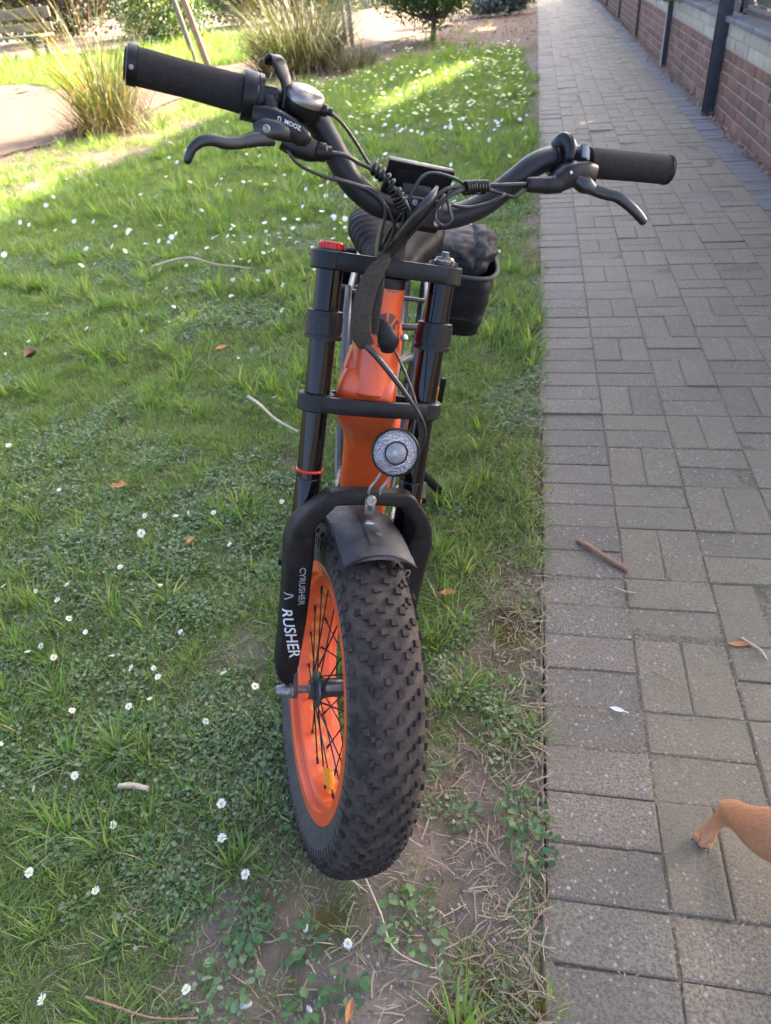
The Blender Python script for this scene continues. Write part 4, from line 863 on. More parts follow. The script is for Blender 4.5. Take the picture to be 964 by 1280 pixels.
# leafy weeds
def weed(x_, y_, n_, rad, lw, label, seed, m_=None, round_=True):
    V, F = rosette(n_, rad, lw, seed, .7) if round_ else blades(n_, rad*.4, lw, .006, .5, .8, seed, 5)
    e = empty('leafy_weed', (x_, y_, float(ground_z(np.array([x_]), np.array([y_]))[0])), label, 'weed'); obj('foliage', np_mesh('foliage', V, F, m_ or L_cl), e, WORLD[e])
    MB().sweep([(0, 0, -.01), (.002, 0, .004), (0, .002, .012)], .0014, 5, 2).build('stem', M_stem, e, WORLD[e])
L_weed = leafmat('crinkled weed leaf', [(0.06, 0.13, 0.05), (0.08, 0.155, 0.06), (0.05, 0.105, 0.042), (0.11, 0.18, 0.06)], .3, .55)
weed(.028, .735, 80, .047, .0125, 'round lobed green weed at the paving edge right of the tyre', 201, L_weed)
weed(.05, .665, 52, .042, .0125, 'lower green weed spilling over the paving edge', 202, L_weed)
weed(-.075, .725, 22, .028, .014, 'small grey green weed between the tyre and the paving edge weed', 203, L_weed)
weed(-.145, .505, 60, .060, .014, 'broad patch of low green weed on the soil below the tyre', 204)
weed(-.235, .405, 26, .026, .015, 'small rosette weed on bare soil at the bottom, right of two', 205, L_weed)
weed(-.295, .375, 22, .026, .016, 'small rosette weed on bare soil at the bottom, left of two', 206, L_weed)
weed(-.425, .395, 50, .045, .014, 'leafy weed beside an open daisy at the bottom', 207)
weed(-.43, .485, 70, .038, .012, 'clump of spoon shaped leaves on the soil left of the tyre', 208, L_weed)
weed(-.325, .465, 24, .026, .016, 'star shaped rosette weed just below the tyre', 209, L_weed)
weed(-.06, .375, 34, .05, .11, 'tuft of coarse bright grass at the bottom edge by the paving', 210, L_gr, False)

# ------------------------------------------------------------------ the bicycle
# two frames: STEER = origin at the front axle, x to the rider's left, y to the rear, z up the steering axis; FRAME = origin under the front wheel
STEER = Matrix(((0.87716, -0.45499, 0.15337, -0.2930), (0.38411, 0.85674, 0.34431, 0.7706), (-0.28805, -0.24310, 0.92624, 0.2906), (0, 0, 0, 1)))
FRAME = Matrix(((0.9731, -0.1125, 0.2009, -0.350), (0.1102, 0.9936, 0.0228, 0.7403), (-0.2022, 0.0, 0.9793, 0.0), (0, 0, 0, 1)))
bike = empty('electric_bicycle', (-0.35, 0.7403, 0), 'orange and black fat tyre electric bicycle leaning on its kickstand on the lawn', 'bicycle')
def F_(mb, name, m_, parent=None, angle=40): return mb.build(name, m_, parent or bike, STEER, angle)
def B_(mb, name, m_, parent=None, angle=40): return mb.build(name, m_, parent or bike, FRAME, angle)
SX, SYO = 0.0865, 0.0241

def wheel(mw, front):
    e = bpy.data.objects.new('front_wheel' if front else 'rear_wheel', None); COL.objects.link(e); e.empty_display_size = .1; place(e, bike, mw)
    # tyre carcass
    prof = [(-.041, .214), (-.046, .222), (-.052, .237), (-.0555, .254), (-.0555, .266), (-.0525, .277), (-.046, .2865), (-.034, .2935), (-.018, .2975), (0, .2985)]
    prof = prof+[(-x, r_) for x, r_ in prof[-2::-1]]+[(.036, .212), (-.036, .212)]
    mb = MB().ring(prof, 120)
    # side ribs and tread blocks
    rr = random.Random(5)
    def crown_r(x):
        xs_ = [0, .018, .034, .046, .0525, .0555]; rs = [.2985, .2975, .2935, .2865, .277, .266]; return float(np.interp(abs(x), xs_, rs))
    pitch = 56
    for k in range(pitch):
        for x, dk, hw, hl, h in ((-.0515, .0, .0036, .0050, .0036), (.0515, .5, .0036, .0050, .0036), (-.0385, .5, .0042, .0048, .0044), (.0385, .0, .0042, .0048, .0044),
                                 (-.0225, .02, .0046, .0052, .0048), (.0225, .55, .0046, .0052, .0048), (-.0075, .52, .0056, .0042, .0048), (.0085, .08, .0046, .0054, .0048), (.0305, .28, .003, .0035, .0045), (-.0305, .78, .003, .0035, .0045)):
            a = 2*math.pi*(k+dk+rr.uniform(-.03, .03))/pitch; r0 = crown_r(x)-.002; x += rr.uniform(-.0006, .0006)
            slope = (crown_r(x+.003)-crown_r(x-.003))/.006; nrm = Vector((-slope, 0, 1)).normalized() if abs(x) < .05 else Vector((math.copysign(.85, x), 0, .53))
            up_ = Vector((nrm.x, -math.sin(a)*nrm.z, math.cos(a)*nrm.z)); ta = Vector((0, -math.cos(a), -math.sin(a))); si = ta.cross(up_)
            c = Vector((x, -math.sin(a)*r0, math.cos(a)*r0)); tw = rr.uniform(-.12, .12); ta2 = ta*math.cos(tw)+si*math.sin(tw); si2 = si*math.cos(tw)-ta*math.sin(tw)
            vs = [c+si2*(sx_*hw*1.12)+ta2*(sy_*hl*1.12) for sx_, sy_ in ((-1, -1), (1, -1), (1, 1), (-1, 1))]+[c+up_*(h+.002)+si2*(sx_*hw)+ta2*(sy_*hl) for sx_, sy_ in ((-1, -1), (1, -1), (1, 1), (-1, 1))]
            mb.add(vs, [(4, 5, 6, 7), (0, 1, 5, 4), (1, 2, 6, 5), (2, 3, 7, 6), (3, 0, 4, 7)], 2)
    for s in (-1, 1):
        for k in range(90):
            a = 2*math.pi*k/90; c = Vector((s*.0552, -math.sin(a)*.262, math.cos(a)*.262)); ta = Vector((0, -math.cos(a), -math.sin(a))); ra = Vector((0, -math.sin(a), math.cos(a)))
            hl, hr = .0018, .007; d = Vector((s*.0018, 0, 0))
            vs = [c+ta*(i*hl)+ra*(j*hr)-d for i, j in ((-1, -1), (1, -1), (1, 1), (-1, 1))]+[c+ta*(i*hl*.6)+ra*(j*hr)+d for i, j in ((-1, -1), (1, -1), (1, 1), (-1, 1))]
            mb.add(vs, [(4, 5, 6, 7), (0, 1, 5, 4), (1, 2, 6, 5), (2, 3, 7, 6), (3, 0, 4, 7)], 0)
    ty = mb.build('tyre', [M_tyre, M_wall, M_knob], e, mw, 35)
    # sidewall gets its own cleaner rubber
    for pl_ in ty.data.polygons:
        c = pl_.center; r_ = math.hypot(c.y, c.z)
        if r_ < .262 and abs(c.x) > .03 and pl_.material_index == 0: pl_.material_index = 1
    # rim: outer lips, stepped well, drilled bed
    rim = MB().ring([(-.0436, .2225), (-.0465, .2205), (-.0465, .2035), (-.0440, .2005), (-.0345, .1990), (-.0335, .1945), (-.030, .1915), (.030, .1915), (.0335, .1945), (.0345, .1990), (.0440, .2005), (.0465, .2035), (.0465, .2205), (.0436, .2225), (.0405, .2165), (-.0405, .2165)], 120)
    rim.build('rim', M_rim, e, mw, 25)
    mb = MB()
    for k in range(36):                                              # oblong cut-outs in the rim bed, filled by the rim strip
        a0 = 2*math.pi*(k+.5)/36; vs = []
        for j in range(10):
            th = 2*math.pi*j/10; xx = .014*math.cos(th); a = a0+.055*math.sin(th); vs.append((xx, -.1911*math.sin(a), .1911*math.cos(a)))
        mb.add(vs, [tuple(range(10))])
    mb.build('rim_strip', M_rimtape, e, mw)
    hub = MB().lathe([(.016, -.052), (.019, -.050), (.019, -.045), (.031, -.043), (.033, -.041), (.031, -.038), (.021, -.034), (.0165, -.026), (.0165, .026), (.021, .034), (.031, .038), (.033, .041), (.031, .043), (.019, .045), (.016, .052)], (0, 0, 0), (1, 0, 0), 28)
    hub.build('hub', mat('grey hub shell', (0.10, 0.10, 0.11), (0.06, 0.06, 0.065), 40, 0.35, 0.1, 0.7), e, mw)
    sp = MB().sweep([(0, 0, 0), (0, 0, .166)], .00135, 6, 1).lathe([(.0024, .150), (.0024, .164), (.002, .166)], (0, 0, 0), (0, 0, 1), 7).mesh('spoke', M_steel if False else M_black)
    for k in range(36):
        s = -1 if k % 2 else 1; a = 2*math.pi*k/36; a2 = a+(.62 if (k//2) % 2 else -.62)
        p0 = Vector((s*.0405, -.030*math.sin(a2), .030*math.cos(a2))); p1 = Vector((s*.012, -.193*math.sin(a), .193*math.cos(a))); d = p1-p0
        q = d.to_track_quat('Z', 'Y').to_matrix().to_4x4(); obj('spoke', sp, e, mw @ Matrix.Translation(p0) @ q @ Matrix.Scale(d.length/.166, 4, (0, 0, 1)))
    MB().lathe([(.012, .054), (.090, .054), (.090, .056), (.012, .056)], (0, 0, 0), (1, 0, 0), 48).build('brake_disc', M_steel, e, mw)
    for s_, a in ((-1, 2.62), (1, 2.95)):                             # amber spoke reflectors
        c = Vector((s_*.022, -.150*math.sin(a), .150*math.cos(a))); rot = Matrix.Rotation(a, 3, 'X')
        MB().box(c, (.004, .026, .015), rot, .003).build('spoke_reflector', M_amber, e, mw)
    return e
wheel(STEER, True)
RW = FRAME @ Matrix.Translation((0, 1.16, .2985))
wheel(RW, False)
# axle with nuts
mb = MB().lathe([(.0075, -.112), (.009, -.108), (.010, -.097), (.0115, -.095), (.0115, -.088), (.015, -.087), (.015, -.083), (.007, -.083), (.007, .083), (.015, .083), (.015, .087), (.0115, .088), (.0115, .095), (.007, .108)], (0, 0, 0), (1, 0, 0), 14)
F_(mb, 'front_axle', M_steel)

# ---- fork
fork = bpy.data.objects.new('suspension_fork', None); COL.objects.link(fork); fork.empty_display_size = .1; place(fork, bike, STEER)
legs = {}
for s in (-1, 1):
    mb = MB().lathe([(.0195, .30), (.0195, .70), (.0195, .716)], (s*SX, SYO, 0), (0, 0, 1), 32)
    st = F_(mb, 'stanchion', M_gloss, fork, 60)
    mb = MB()
    for a, b in ((.596, .632), (.602, .626)):
        mb.lathe([(.0205, a), (.0265 if a < .6 else .0275, a+.001), (.0265 if a < .6 else .0275, b-.001), (.0205, b)], (s*SX, SYO, 0), (0, 0, 1), 32)
    mb.lathe([(.0205, .590), (.0285, .591), (.0285, .597), (.0205, .598)], (s*SX, SYO, 0), (0, 0, 1), 32)
    F_(mb, 'stanchion_collar', M_plastic, fork, 30)
    # lower leg: one lofted casting down to the drop-out
    P = [(s*.0500, -.030, .3650), (s*.0610, -.029, .3620), (s*.0690, -.027, .3530), (s*.0860, -.020, .3310), (s*.0965, -.011, .3080), (s*.0985, -.005, .2850), (s*.0972, -.001, .2550), (s*.0955, .002, .2000), (s*.0950, .003, .150), (s*.0962, .003, .100), (s*.0975, .004, .060), (s*.0960, .004, .036), (s*.090, .002, .018)]
    Rr = [(.0118, .018), (.0122, .019), (.0126, .0195), (.0145, .021), (.0185, .024), (.0228, .026), (.0232, .0255), (.0222, .024), (.0215, .0225), (.0205, .0205), (.0200, .0195), (.0165, .017), (.009, .013)]
    lg = F_(MB().sweep(P, Rr, 32, 6, (0, 1, 0), 5.0), 'fork_leg', M_fork, fork, 60); legs[s] = lg
    F_(MB().lathe([(.0203, .20), (.0203, .374), (.0199, .376), (.0196, .377)], (s*SX, SYO, 0), (0, 0, 1), 28), 'wiper_seal', M_gloss, fork)
    dr = MB().sweep([(s*.0835, .003, .040), (s*.0805, .002, .012), (s*.079, 0, -.006), (s*.079, 0, -.013)], [(.0055, .016), (.005, .015), (.0048, .014), (.0045, .007)], 12, 4, (0, 1, 0), 3)
    F_(dr, 'dropout', mat('brown stained alloy', (0.055, 0.042, 0.034), (0.10, 0.075, 0.06), 70, .5, .1, .3), fork)
F_(MB().lathe([(.0198, .386), (.0214, .3865), (.0222, .3885), (.0214, .3905), (.0198, .391)], (-SX, SYO, 0), (0, 0, 1), 28), 'travel_ring', M_red, fork)
arch = MB().sweep([(-.052, -.0300, .3645), (-.03, -.0315, .3660), (0, -.033, .3670), (.03, -.0315, .3660), (.052, -.0300, .3645)], [(.0119, .018), (.0116, .0178), (.0112, .0175), (.0116, .0178), (.0119, .018)], 32, 5, (0, 1, 0.0), 5.0)
arch_o = F_(arch, 'fork_arch', M_fork, fork, 60)
def crown(z0, z1, bulge, rr_, hollow):
    mb = MB(); zc, h = (z0+z1)/2, (z1-z0)/2
    for s in (-1, 1): mb.lathe([(.0196, z0), (rr_-.002, z0), (rr_, z0+.002), (rr_, z1-.002), (rr_-.002, z1), (.0196, z1)], (s*SX, SYO, 0), (0, 0, 1), 32, 0, False)
    yb = SYO-rr_+.006
    mb.sweep([(-SX+.004, yb, zc), (-.045, yb-bulge, zc), (0, yb-bulge*1.3, zc), (.045, yb-bulge, zc), (SX-.004, yb, zc)], (.0062, h), 12, 6, (0, 0, 1), 5) if False else mb.sweep([(-SX+.004, yb, zc), (-.045, yb-bulge, zc), (0, yb-bulge*1.3, zc), (.045, yb-bulge, zc), (SX-.004, yb, zc)], (.0065, h-.0005), 12, 6, (0, 0, 1), 6)
    mb.sweep([(-SX+.004, SYO+rr_-.008, zc), (-.03, SYO+.045, zc), (0, SYO+.055, zc), (.03, SYO+.045, zc), (SX-.004, SYO+rr_-.008, zc)], (.0065, h-.001), 12, 6, (0, 0, 1), 6)
    if not hollow: mb.box((0, SYO+.012, zc), (.062, .026, h-.0015), None, .004)
    return mb
F_(crown(.688, .714, .002, .0285, False), 'upper_crown', M_black, fork, 30)
F_(crown(.484, .510, .006, .0285, True), 'lower_crown', M_black, fork, 30)
mb = MB().lathe([(.012, .712), (.0165, .7135), (.0172, .716), (.0172, .7225), (.0155, .725), (.006, .7255)], (-SX, SYO, 0), (0, 0, 1), 20)
for k in range(20):
    a = 2*math.pi*k/20; mb.box((-SX+.0174*math.cos(a), SYO+.0174*math.sin(a), .7192), (.0011, .0011, .0036), Matrix.Rotation(a, 3, 'Z'))
F_(mb, 'lockout_cap', M_red, fork)
mb = MB().lathe([(.012, .713), (.019, .714), (.019, .720), (.015, .722), (.013, .726), (.006, .727), (.006, .733), (.004, .734)], (SX, SYO, 0), (0, 0, 1), 16)
for k in range(10):
    a = 2*math.pi*k/10; mb.box((SX+.0185*math.cos(a), SYO+.0185*math.sin(a), .718), (.0016, .0016, .003), Matrix.Rotation(a, 3, 'Z'))
F_(mb, 'preload_knob', mat('dark anodised knob', (.05, .048, .046), (.09, .085, .08), 80, .4, .1, .6), fork)

# ---- fender
def arc(r_, a): a = R(a); return Vector((0, -r_*math.sin(a), r_*math.cos(a)))
vs, fs = [], []; na, nb = 22, 12
for i in range(na+1):
    a = -78+(22.3+78)*i/na; hw = .0555 if a > -40 else .05
    for side in (0, 1):
        for j in range(nb+1):
            u = -1+2*j/nb; x = hw*u; rr_ = .327-.018*abs(u)**2.4-(.0022 if side else 0)
            p_ = arc(rr_, a); vs.append((x+.002, p_.y, p_.z))
k2 = 2*(nb+1)
for i in range(na):
    for j in range(nb):
        o_ = i*k2+j; fs.append((o_, o_+1, o_+k2+1, o_+k2)); o_ += nb+1; fs.append((o_, o_+k2, o_+k2+1, o_+1))
    for j, dj in ((0, 0), (nb, nb)): o_ = i*k2; fs.append((o_+j, o_+nb+1+j, o_+k2+nb+1+j, o_+k2+j))
for i in (0, na):
    for j in range(nb): o_ = i*k2+j; fs.append((o_, o_+1, o_+nb+2, o_+nb+1))
fen = F_(MB().add(vs, fs), 'front_fender', M_fender, None, 50)
mb = MB(); P = []
for r_, a in ((.3248, 18.6), (.3266, 18.9), (.3266, 22.2), (.3235, 22.6)):
    for j in range(13):
        u = -1+2*j/12; p_ = arc(r_+.002-.018*abs(u)**2.4, a); P.append((.0558*u+.002, p_.y, p_.z))
F_(mb.add(P, [(i*13+j, i*13+j+1, i*13+j+14, i*13+j+13) for i in range(3) for j in range(12)]), 'fender_edge_band', M_fender, fen, 30)
mb = MB().sweep([arc(.3252, 21.8)+Vector((x+.002, 0, +.002-.018*abs(x/.0555)**2.4)) for x in (-.0555, -.04, -.02, 0, .02, .04, .0555)], (.0028, .0020), 8, 4, None, 2)
F_(mb, 'fender_lip', M_plastic, fen)
mb = MB()                                                            # raised dark centre strip with its fixing slots
for i in range(8):
    a0, a1 = 1+2.0*i, 1+2.0*(i+1)
    mb.add([arc(.3280, a0)+Vector((-.011, 0, 0)), arc(.3280, a0)+Vector((.012, 0, 0)), arc(.3280, a1)+Vector((.013, 0, 0)), arc(.3280, a1)+Vector((-.010, 0, 0))], [(0, 1, 2, 3)])
F_(mb, 'fender_strip', mat('smooth fender strip', (.012, .012, .014), (.022, .022, .025), 60, .35, .1, dust=(.08, .075, .07), dust_amt=.4), fen)
def fpatch(a, x, ha, hx, nm, m_, lift=.0012):
    mb = MB(); P = [arc(.3280+lift*j, a+ha*math.sin(t_))+Vector((x+hx*math.cos(t_), 0, 0)) for j in (0, 1) for t_ in [2*math.pi*q/12 for q in range(12)]]
    mb.add(P, [tuple(range(12, 24))]+[(q, (q+1) % 12, 12+(q+1) % 12, 12+q) for q in range(12)]); F_(mb, nm, m_, fen)
fpatch(4.6, -.001, .55, .003, 'fender_slot', M_rubber); fpatch(6.6, .001, .40, .005, 'white_mark', M_greyprint); fpatch(7.6, .0015, .35, .0075, 'white_mark', M_white, .0010); fpatch(13.2, .008, .75, .0045, 'fender_rivet', M_steel, .002)
mb = MB()
for k in range(5): mb.box(arc(.309, -2+2.3*k)+Vector((-.0545, 0, 0)), (.0014, .0018, .006), Matrix.Rotation(R(-2+2.3*k), 3, 'X'))
F_(mb, 'fender_vents', M_rubber, fen)
# silver tab bolting the fender to the arch
mb = MB().sweep([(-.005, -.0520, .3700), (-.005, -.0530, .360), (-.005, -.0525, .349), (-.005, -.050, .343)], [(.0085, .0016), (.0085, .0016), (.0075, .0016), (.0075, .0016)], 10, 4, (0, 1, 0), 5)
tab = F_(mb, 'fender_bracket', M_steel)
F_(MB().lathe([(.0085, 0), (.0085, .003), (.0075, .0045), (.0035, .0046), (.003, .003)], (-.005, -.054, .3670), (0, -1, .1), 16), 'bolt', M_steel, tab)
F_(MB().lathe([(.0042, 0), (.0042, .0012)], (-.005, -.0549, .354), (0, -1, 0), 12), 'slot', M_rubber, tab)

# ---- headlight
HL, HD = Vector((.0195, -.064, .447)), Vector((-.13, -.975, .11)).normalized()
hl = F_(MB().lathe([(.010, -.040), (.018, -.038), (.028, -.028), (.0345, -.012), (.0362, 0), (.0362, .0055), (.0345, .0068), (.0330, .003)], HL, HD, 40, 0, False), 'headlight', M_plastic)
def lens_mat():
    m, t, p, o = nodes('prismatic lens ring'); tc = N(t, 'ShaderNodeTexCoord').outputs['Object']
    v = N(t, 'ShaderNodeTexVoronoi'); v.inputs['Scale'].default_value = 430; t.links.new(tc, v.inputs['Vector'])
    c = ramp(t, v.outputs['Distance'], [(0.15, (0.50, 0.50, 0.53)), (0.55, (0.14, 0.14, 0.16))]); t.links.new(c.outputs[0], p.inputs['Base Color'])
    p.inputs['Metallic'].default_value = .75; p.inputs['Roughness'].default_value = .22; p.inputs['Coat Weight'].default_value = .8; bump(t, p, v.outputs['Distance'], 1.0, .002); return m
M_lens_ring = lens_mat()
F_(MB().lathe([(.0332, .004), (.025, .0070), (.0175, .0082), (.0175, .006)], HL, HD, 40, 0, False), 'reflector_ring', M_lens_ring, hl)
m, t, p, o = nodes('clear lens'); p.inputs['Base Color'].default_value = (.85, .87, .9, 1); p.inputs['Transmission Weight'].default_value = .85; p.inputs['Roughness'].default_value = .04; p.inputs['IOR'].default_value = 1.5; M_glass = m
F_(MB().lathe([(.0178, .0083), (.0178, .0105), (.0158, .0105), (.0158, .0083)], HL, HD, 32, 0, False), 'lens_bezel', M_plastic, hl)
F_(MB().lathe([(.0162, .0), (.0150, -.010), (.009, -.018), (.002, -.020)], HL, HD, 28, 0, False), 'lamp_bowl', mat('chromed bowl', (.55, .55, .56), (.22, .22, .24), 260, .12, .05, 1.0, .8, 500), hl)
F_(MB().lathe([(.0048, -.016), (.0048, -.004), (.003, -.002), (.0, -.0018)], HL, HD, 14, 0, False), 'lamp_core', mat('pale lamp core', (.35, .36, .30), (.15, .18, .2), 300, .2, .05, .3), hl)
F_(MB().lathe([(.0163, .0065), (.0155, .0095), (.010, .0122), (.004, .013), (.0, .0131)], HL, HD, 28, 0, False), 'lens', M_glass, hl)
mb = MB()
for x in (-.008, .010): mb.sweep([(x, -.047, .372), (x, -.050, .384), (x+.006, -.052, .396), (x+.014, -.052, .410)], .0022, 8, 4)
F_(mb, 'headlight_bracket', M_steel, hl)

# ---- handlebar
C_BAR = [(-.352, -.080, .875), (-.2329, -.08, .8684), (-.2106, -.08, .8670), (-.1704, -.08, .8690), (-.1450, -.08, .8572), (-.1164, -.08, .8245), (-.0926, -.08, .7960), (-.0587, -.08, .7770), (-.026, -.08, .7735), (.0074, -.08, .7725), (.0412, -.08, .7745), (.0839, -.08, .7939), (.1240, -.08, .8294), (.1540, -.08, .8566), (.1875, -.08, .8690), (.2311, -.08, .8705), (.352, -.08, .8810)]
bar = F_(MB().sweep(C_BAR, [.0112]*2+[.013]+[.0152]*12+[.0112]*2, 24, 6), 'handlebar', M_bar, None, 60)
gl = MB().sweep([(-.3585, -.08, .8757), (-.352, -.08, .8752), (-.340, -.08, .8745), (-.300, -.08, .8724), (-.250, -.08, .8694), (-.2325, -.08, .8685)], [.0165, .0192, .0195, .0190, .0200, .0208], 28, 5)
gl_ = F_(gl, 'grip', M_foam, bar, 60)
ax_ = Vector((-.12, 0, .007)).normalized()
F_(MB().lathe([(.0196, 0), (.0212, .0008), (.0212, .0105), (.0200, .0115), (.017, .0118), (.016, .014), (.008, .0145)], (-.3475, -.08, .8752), ax_, 28), 'end_clamp', M_plastic, gl_)
F_(MB().lathe([(.0026, 0), (.0026, .002), (.0014, .0021)], (-.3535, -.1005, .870), (0, -1, -.2), 10), 'clamp_screw', M_steel, gl_)
gr = F_(MB().sweep([(.2290, -.08, .8704), (.25, -.08, .8722), (.30, -.08, .8766), (.345, -.08, .8806), (.354, -.08, .8813), (.3575, -.08, .8816)], [.0190, .0192, .0188, .0190, .0186, .0170], 28, 5), 'grip', M_foam, bar, 60)
F_(MB().lathe([(.0188, 0), (.0198, .001), (.0198, .005), (.0165, .0075), (.006, .008)], (.3535, -.08, .8813), (.12, 0, .0105), 28), 'end_cap', M_plastic, gr)
# left control collar
F_(MB().lathe([(.0205, 0), (.0258, .0008), (.0265, .003), (.0265, .016), (.0255, .0175), (.0262, .0185), (.0258, .0235), (.020, .0245)], (-.2345, -.08, .8686), (1, 0, -.05), 36), 'switch_collar', M_plastic, bar, 25)
# left brake lever assembly
lb = F_(MB().sweep([(-.2185, -.100, .8475), (-.2000, -.108, .8455), (-.1800, -.112, .8390), (-.1660, -.112, .8305), (-.160, -.112, .824)], [(.0105, .013), (.0125, .016), (.0125, .016), (.0115, .015), (.008, .011)], 16, 5, (0, 1, .2), 4), 'brake_lever', M_plastic, bar, 35)
F_(MB().sweep([(-.1860, -.106, .8290), (-.1700, -.108, .8240), (-.1560, -.108, .8205), (-.1450, -.108, .8195)], [(.0135, .014), (.0145, .015), (.0125, .013), (.0105, .011)], 16, 5, (0, 1, 0), 3.2), 'lever_body', M_plastic, lb, 35)
F_(MB().lathe([(.0100, 0), (.0108, .002), (.0106, .011), (.0080, .013), (.0078, .018), (.0055, .019)], (-.1480, -.112, .8200), (1, -.1, .02), 20), 'hose_barrel', M_plastic, lb, 25)
F_(MB().sweep([(-.2215, -.118, .8285), (-.2090, -.120, .8315), (-.1930, -.121, .8330), (-.1780, -.118, .8290)], [(.0075, .007), (.0120, .009), (.0105, .009), (.006, .006)], 14, 5, (0, 1, 0), 3), 'pivot_bracket', M_lever, lb, 35)
F_(MB().lathe([(.0042, 0), (.0042, .0025), (.0028, .003), (.0022, .0015)], (-.2095, -.1285, .8315), (0, -1, 0), 14), 'pivot_bolt', M_steel, lb)
F_(MB().sweep([(-.2000, -.120, .8245), (-.2205, -.125, .8194), (-.2375, -.130, .8128), (-.2535, -.135, .8090), (-.2677, -.139, .8092), (-.2800, -.141, .8055), (-.2888, -.141, .7972), (-.2930, -.139, .7862), (-.2935, -.137, .7825)], [(.0085, .006), (.0080, .006), (.0068, .0058), (.0066, .0058), (.0062, .0055), (.0058, .0052), (.0052, .005), (.0048, .0048), (.003, .003)], 16, 6, (0, 1, 0), 2.6), 'lever_blade', M_lever, lb, 60)
F_(MB().sweep([(-.2040, -.088, .8740), (-.2035, -.102, .866), (-.2020, -.106, .855)], [(.0085, .005), (.0085, .006), (.008, .006)], 12, 4, None, 4).box((-.2035, -.099, .8745), (.0075, .006, .004), None, .001), 'bar_clamp', M_plastic, lb)
# shifter
sa = Vector((.12, -.48, .87)).normalized(); so_ = Vector((-.1655, -.098, .8595))
sh = F_(MB().lathe([(.016, -.005), (.0205, -.002), (.0228, .002), (.0228, .0135), (.0222, .0145)], so_, sa, 36), 'gear_shifter', M_plastic, bar, 30)
M_shift = mat('satin silver cover', (0.24, 0.215, 0.195), (0.18, 0.16, 0.145), 90, 0.36, 0.08, 0.85)
cap_o = F_(MB().lathe([(.0226, .0120), (.0229, .0170), (.0219, .0210), (.0188, .0242), (.012, .0268), (.005, .0277), (.0002, .0278)], so_, sa, 36), 'shifter_cover', M_shift, sh, 60)
F_(MB().box(so_+Vector((.004, -.0215, .003)), (.0006, .0012, .0045), None), 'white_mark', M_white, sh)
F_(MB().sweep([(-.1875, -.098, .8600), (-.1850, -.100, .8740), (-.1862, -.100, .8850), (-.1912, -.100, .8950), (-.1962, -.100, .9035), (-.2018, -.099, .9078), (-.2058, -.097, .9060), (-.2072, -.094, .9015)], [(.0042, .005), (.0042, .006), (.0040, .0075), (.0036, .0095), (.0034, .0105), (.0034, .0100), (.0034, .0090), (.002, .006)], 14, 6, (.80, .55, .15), 3), 'shift_paddle', M_plastic, sh, 50)
F_(MB().lathe([(.0062, 0), (.0066, .001), (.0066, .008), (.0045, .010), (.0045, .014)], (-.1475, -.112, .8645), (.9, -.25, -.12), 14), 'cable_boot', M_plastic, sh)
# right lever, throttle
rb = F_(MB().sweep([(.2250, -.104, .8545), (.2080, -.108, .8520), (.1900, -.110, .8475), (.1790, -.110, .8400), (.1680, -.110, .8320)], [(.0125, .012), (.0155, .015), (.0155, .015), (.0135, .014), (.0105, .012)], 16, 5, (0, 1, .2), 4.5), 'brake_lever', M_plastic, bar, 35)
F_(MB().sweep([(.1760, -.111, .8350), (.1620, -.112, .8305), (.1480, -.112, .8285), (.1330, -.113, .8265), (.1290, -.113, .8262)], [(.0125, .013), (.0110, .012), (.0100, .010), (.0092, .009), (.007, .007)], 16, 5, (0, 1, 0), 2.8), 'lever_body', M_plastic, rb, 35)
F_(MB().sweep([(.1960, -.116, .8420), (.2100, -.119, .8375), (.2230, -.120, .8335)], [(.008, .009), (.0105, .009), (.007, .007)], 14, 5, (0, 1, 0), 3), 'pivot_bracket', M_lever, rb, 35)
F_(MB().sweep([(.2080, -.116, .8395), (.2192, -.120, .8345), (.2378, -.125, .8308), (.2561, -.130, .8288), (.2751, -.134, .8204), (.2888, -.136, .8123), (.3000, -.135, .8055), (.3030, -.134, .8035)], [(.0075, .006), (.0072, .006), (.0070, .0058), (.0068, .0058), (.0066, .0055), (.0062, .0052), (.0055, .005), (.003, .003)], 16, 6, (0, 1, 0), 2.6), 'lever_blade', M_lever, rb, 60)
th = F_(MB().sweep([(.1800, -.080, .8820), (.1815, -.088, .8880), (.1845, -.096, .8860), (.1875, -.102, .8780), (.1870, -.104, .8690), (.1850, -.102, .8620)], [(.009, .009), (.0105, .008), (.0110, .0075), (.0105, .007), (.0085, .006), (.005, .004)], 16, 6, (1, 0, 0), 3), 'thumb_throttle', M_plastic, bar, 45)
F_(MB().lathe([(.0155, 0), (.0195, .001), (.0195, .012), (.0155, .013)], (.1755, -.08, .8655), (1, 0, .03), 30), 'throttle_ring', M_plastic, th)
F_(MB().lathe([(.0155, 0), (.0190, .001), (.0190, .0105), (.0155, .0115)], (.2000, -.08, .8695), (1, 0, .05), 30).box((.2055, -.104, .876), (.005, .008, .009), Matrix.Rotation(-.3, 3, 'X'), .002).box((.2135, -.1, .8745), (.0022, .007, .008), Matrix.Rotation(-.3, 3, 'X'), .001), 'bar_clamp', mat('blue grey alloy', (.10, .115, .14), (.06, .07, .085), 60, .35, .1, .6), rb)
F_(MB().lathe([(.0022, 0), (.0022, .003), (.001, .0032)], (.1825, -.124, .8475), (0, -1, .2), 8), 'bleed_screw', M_steel, rb)
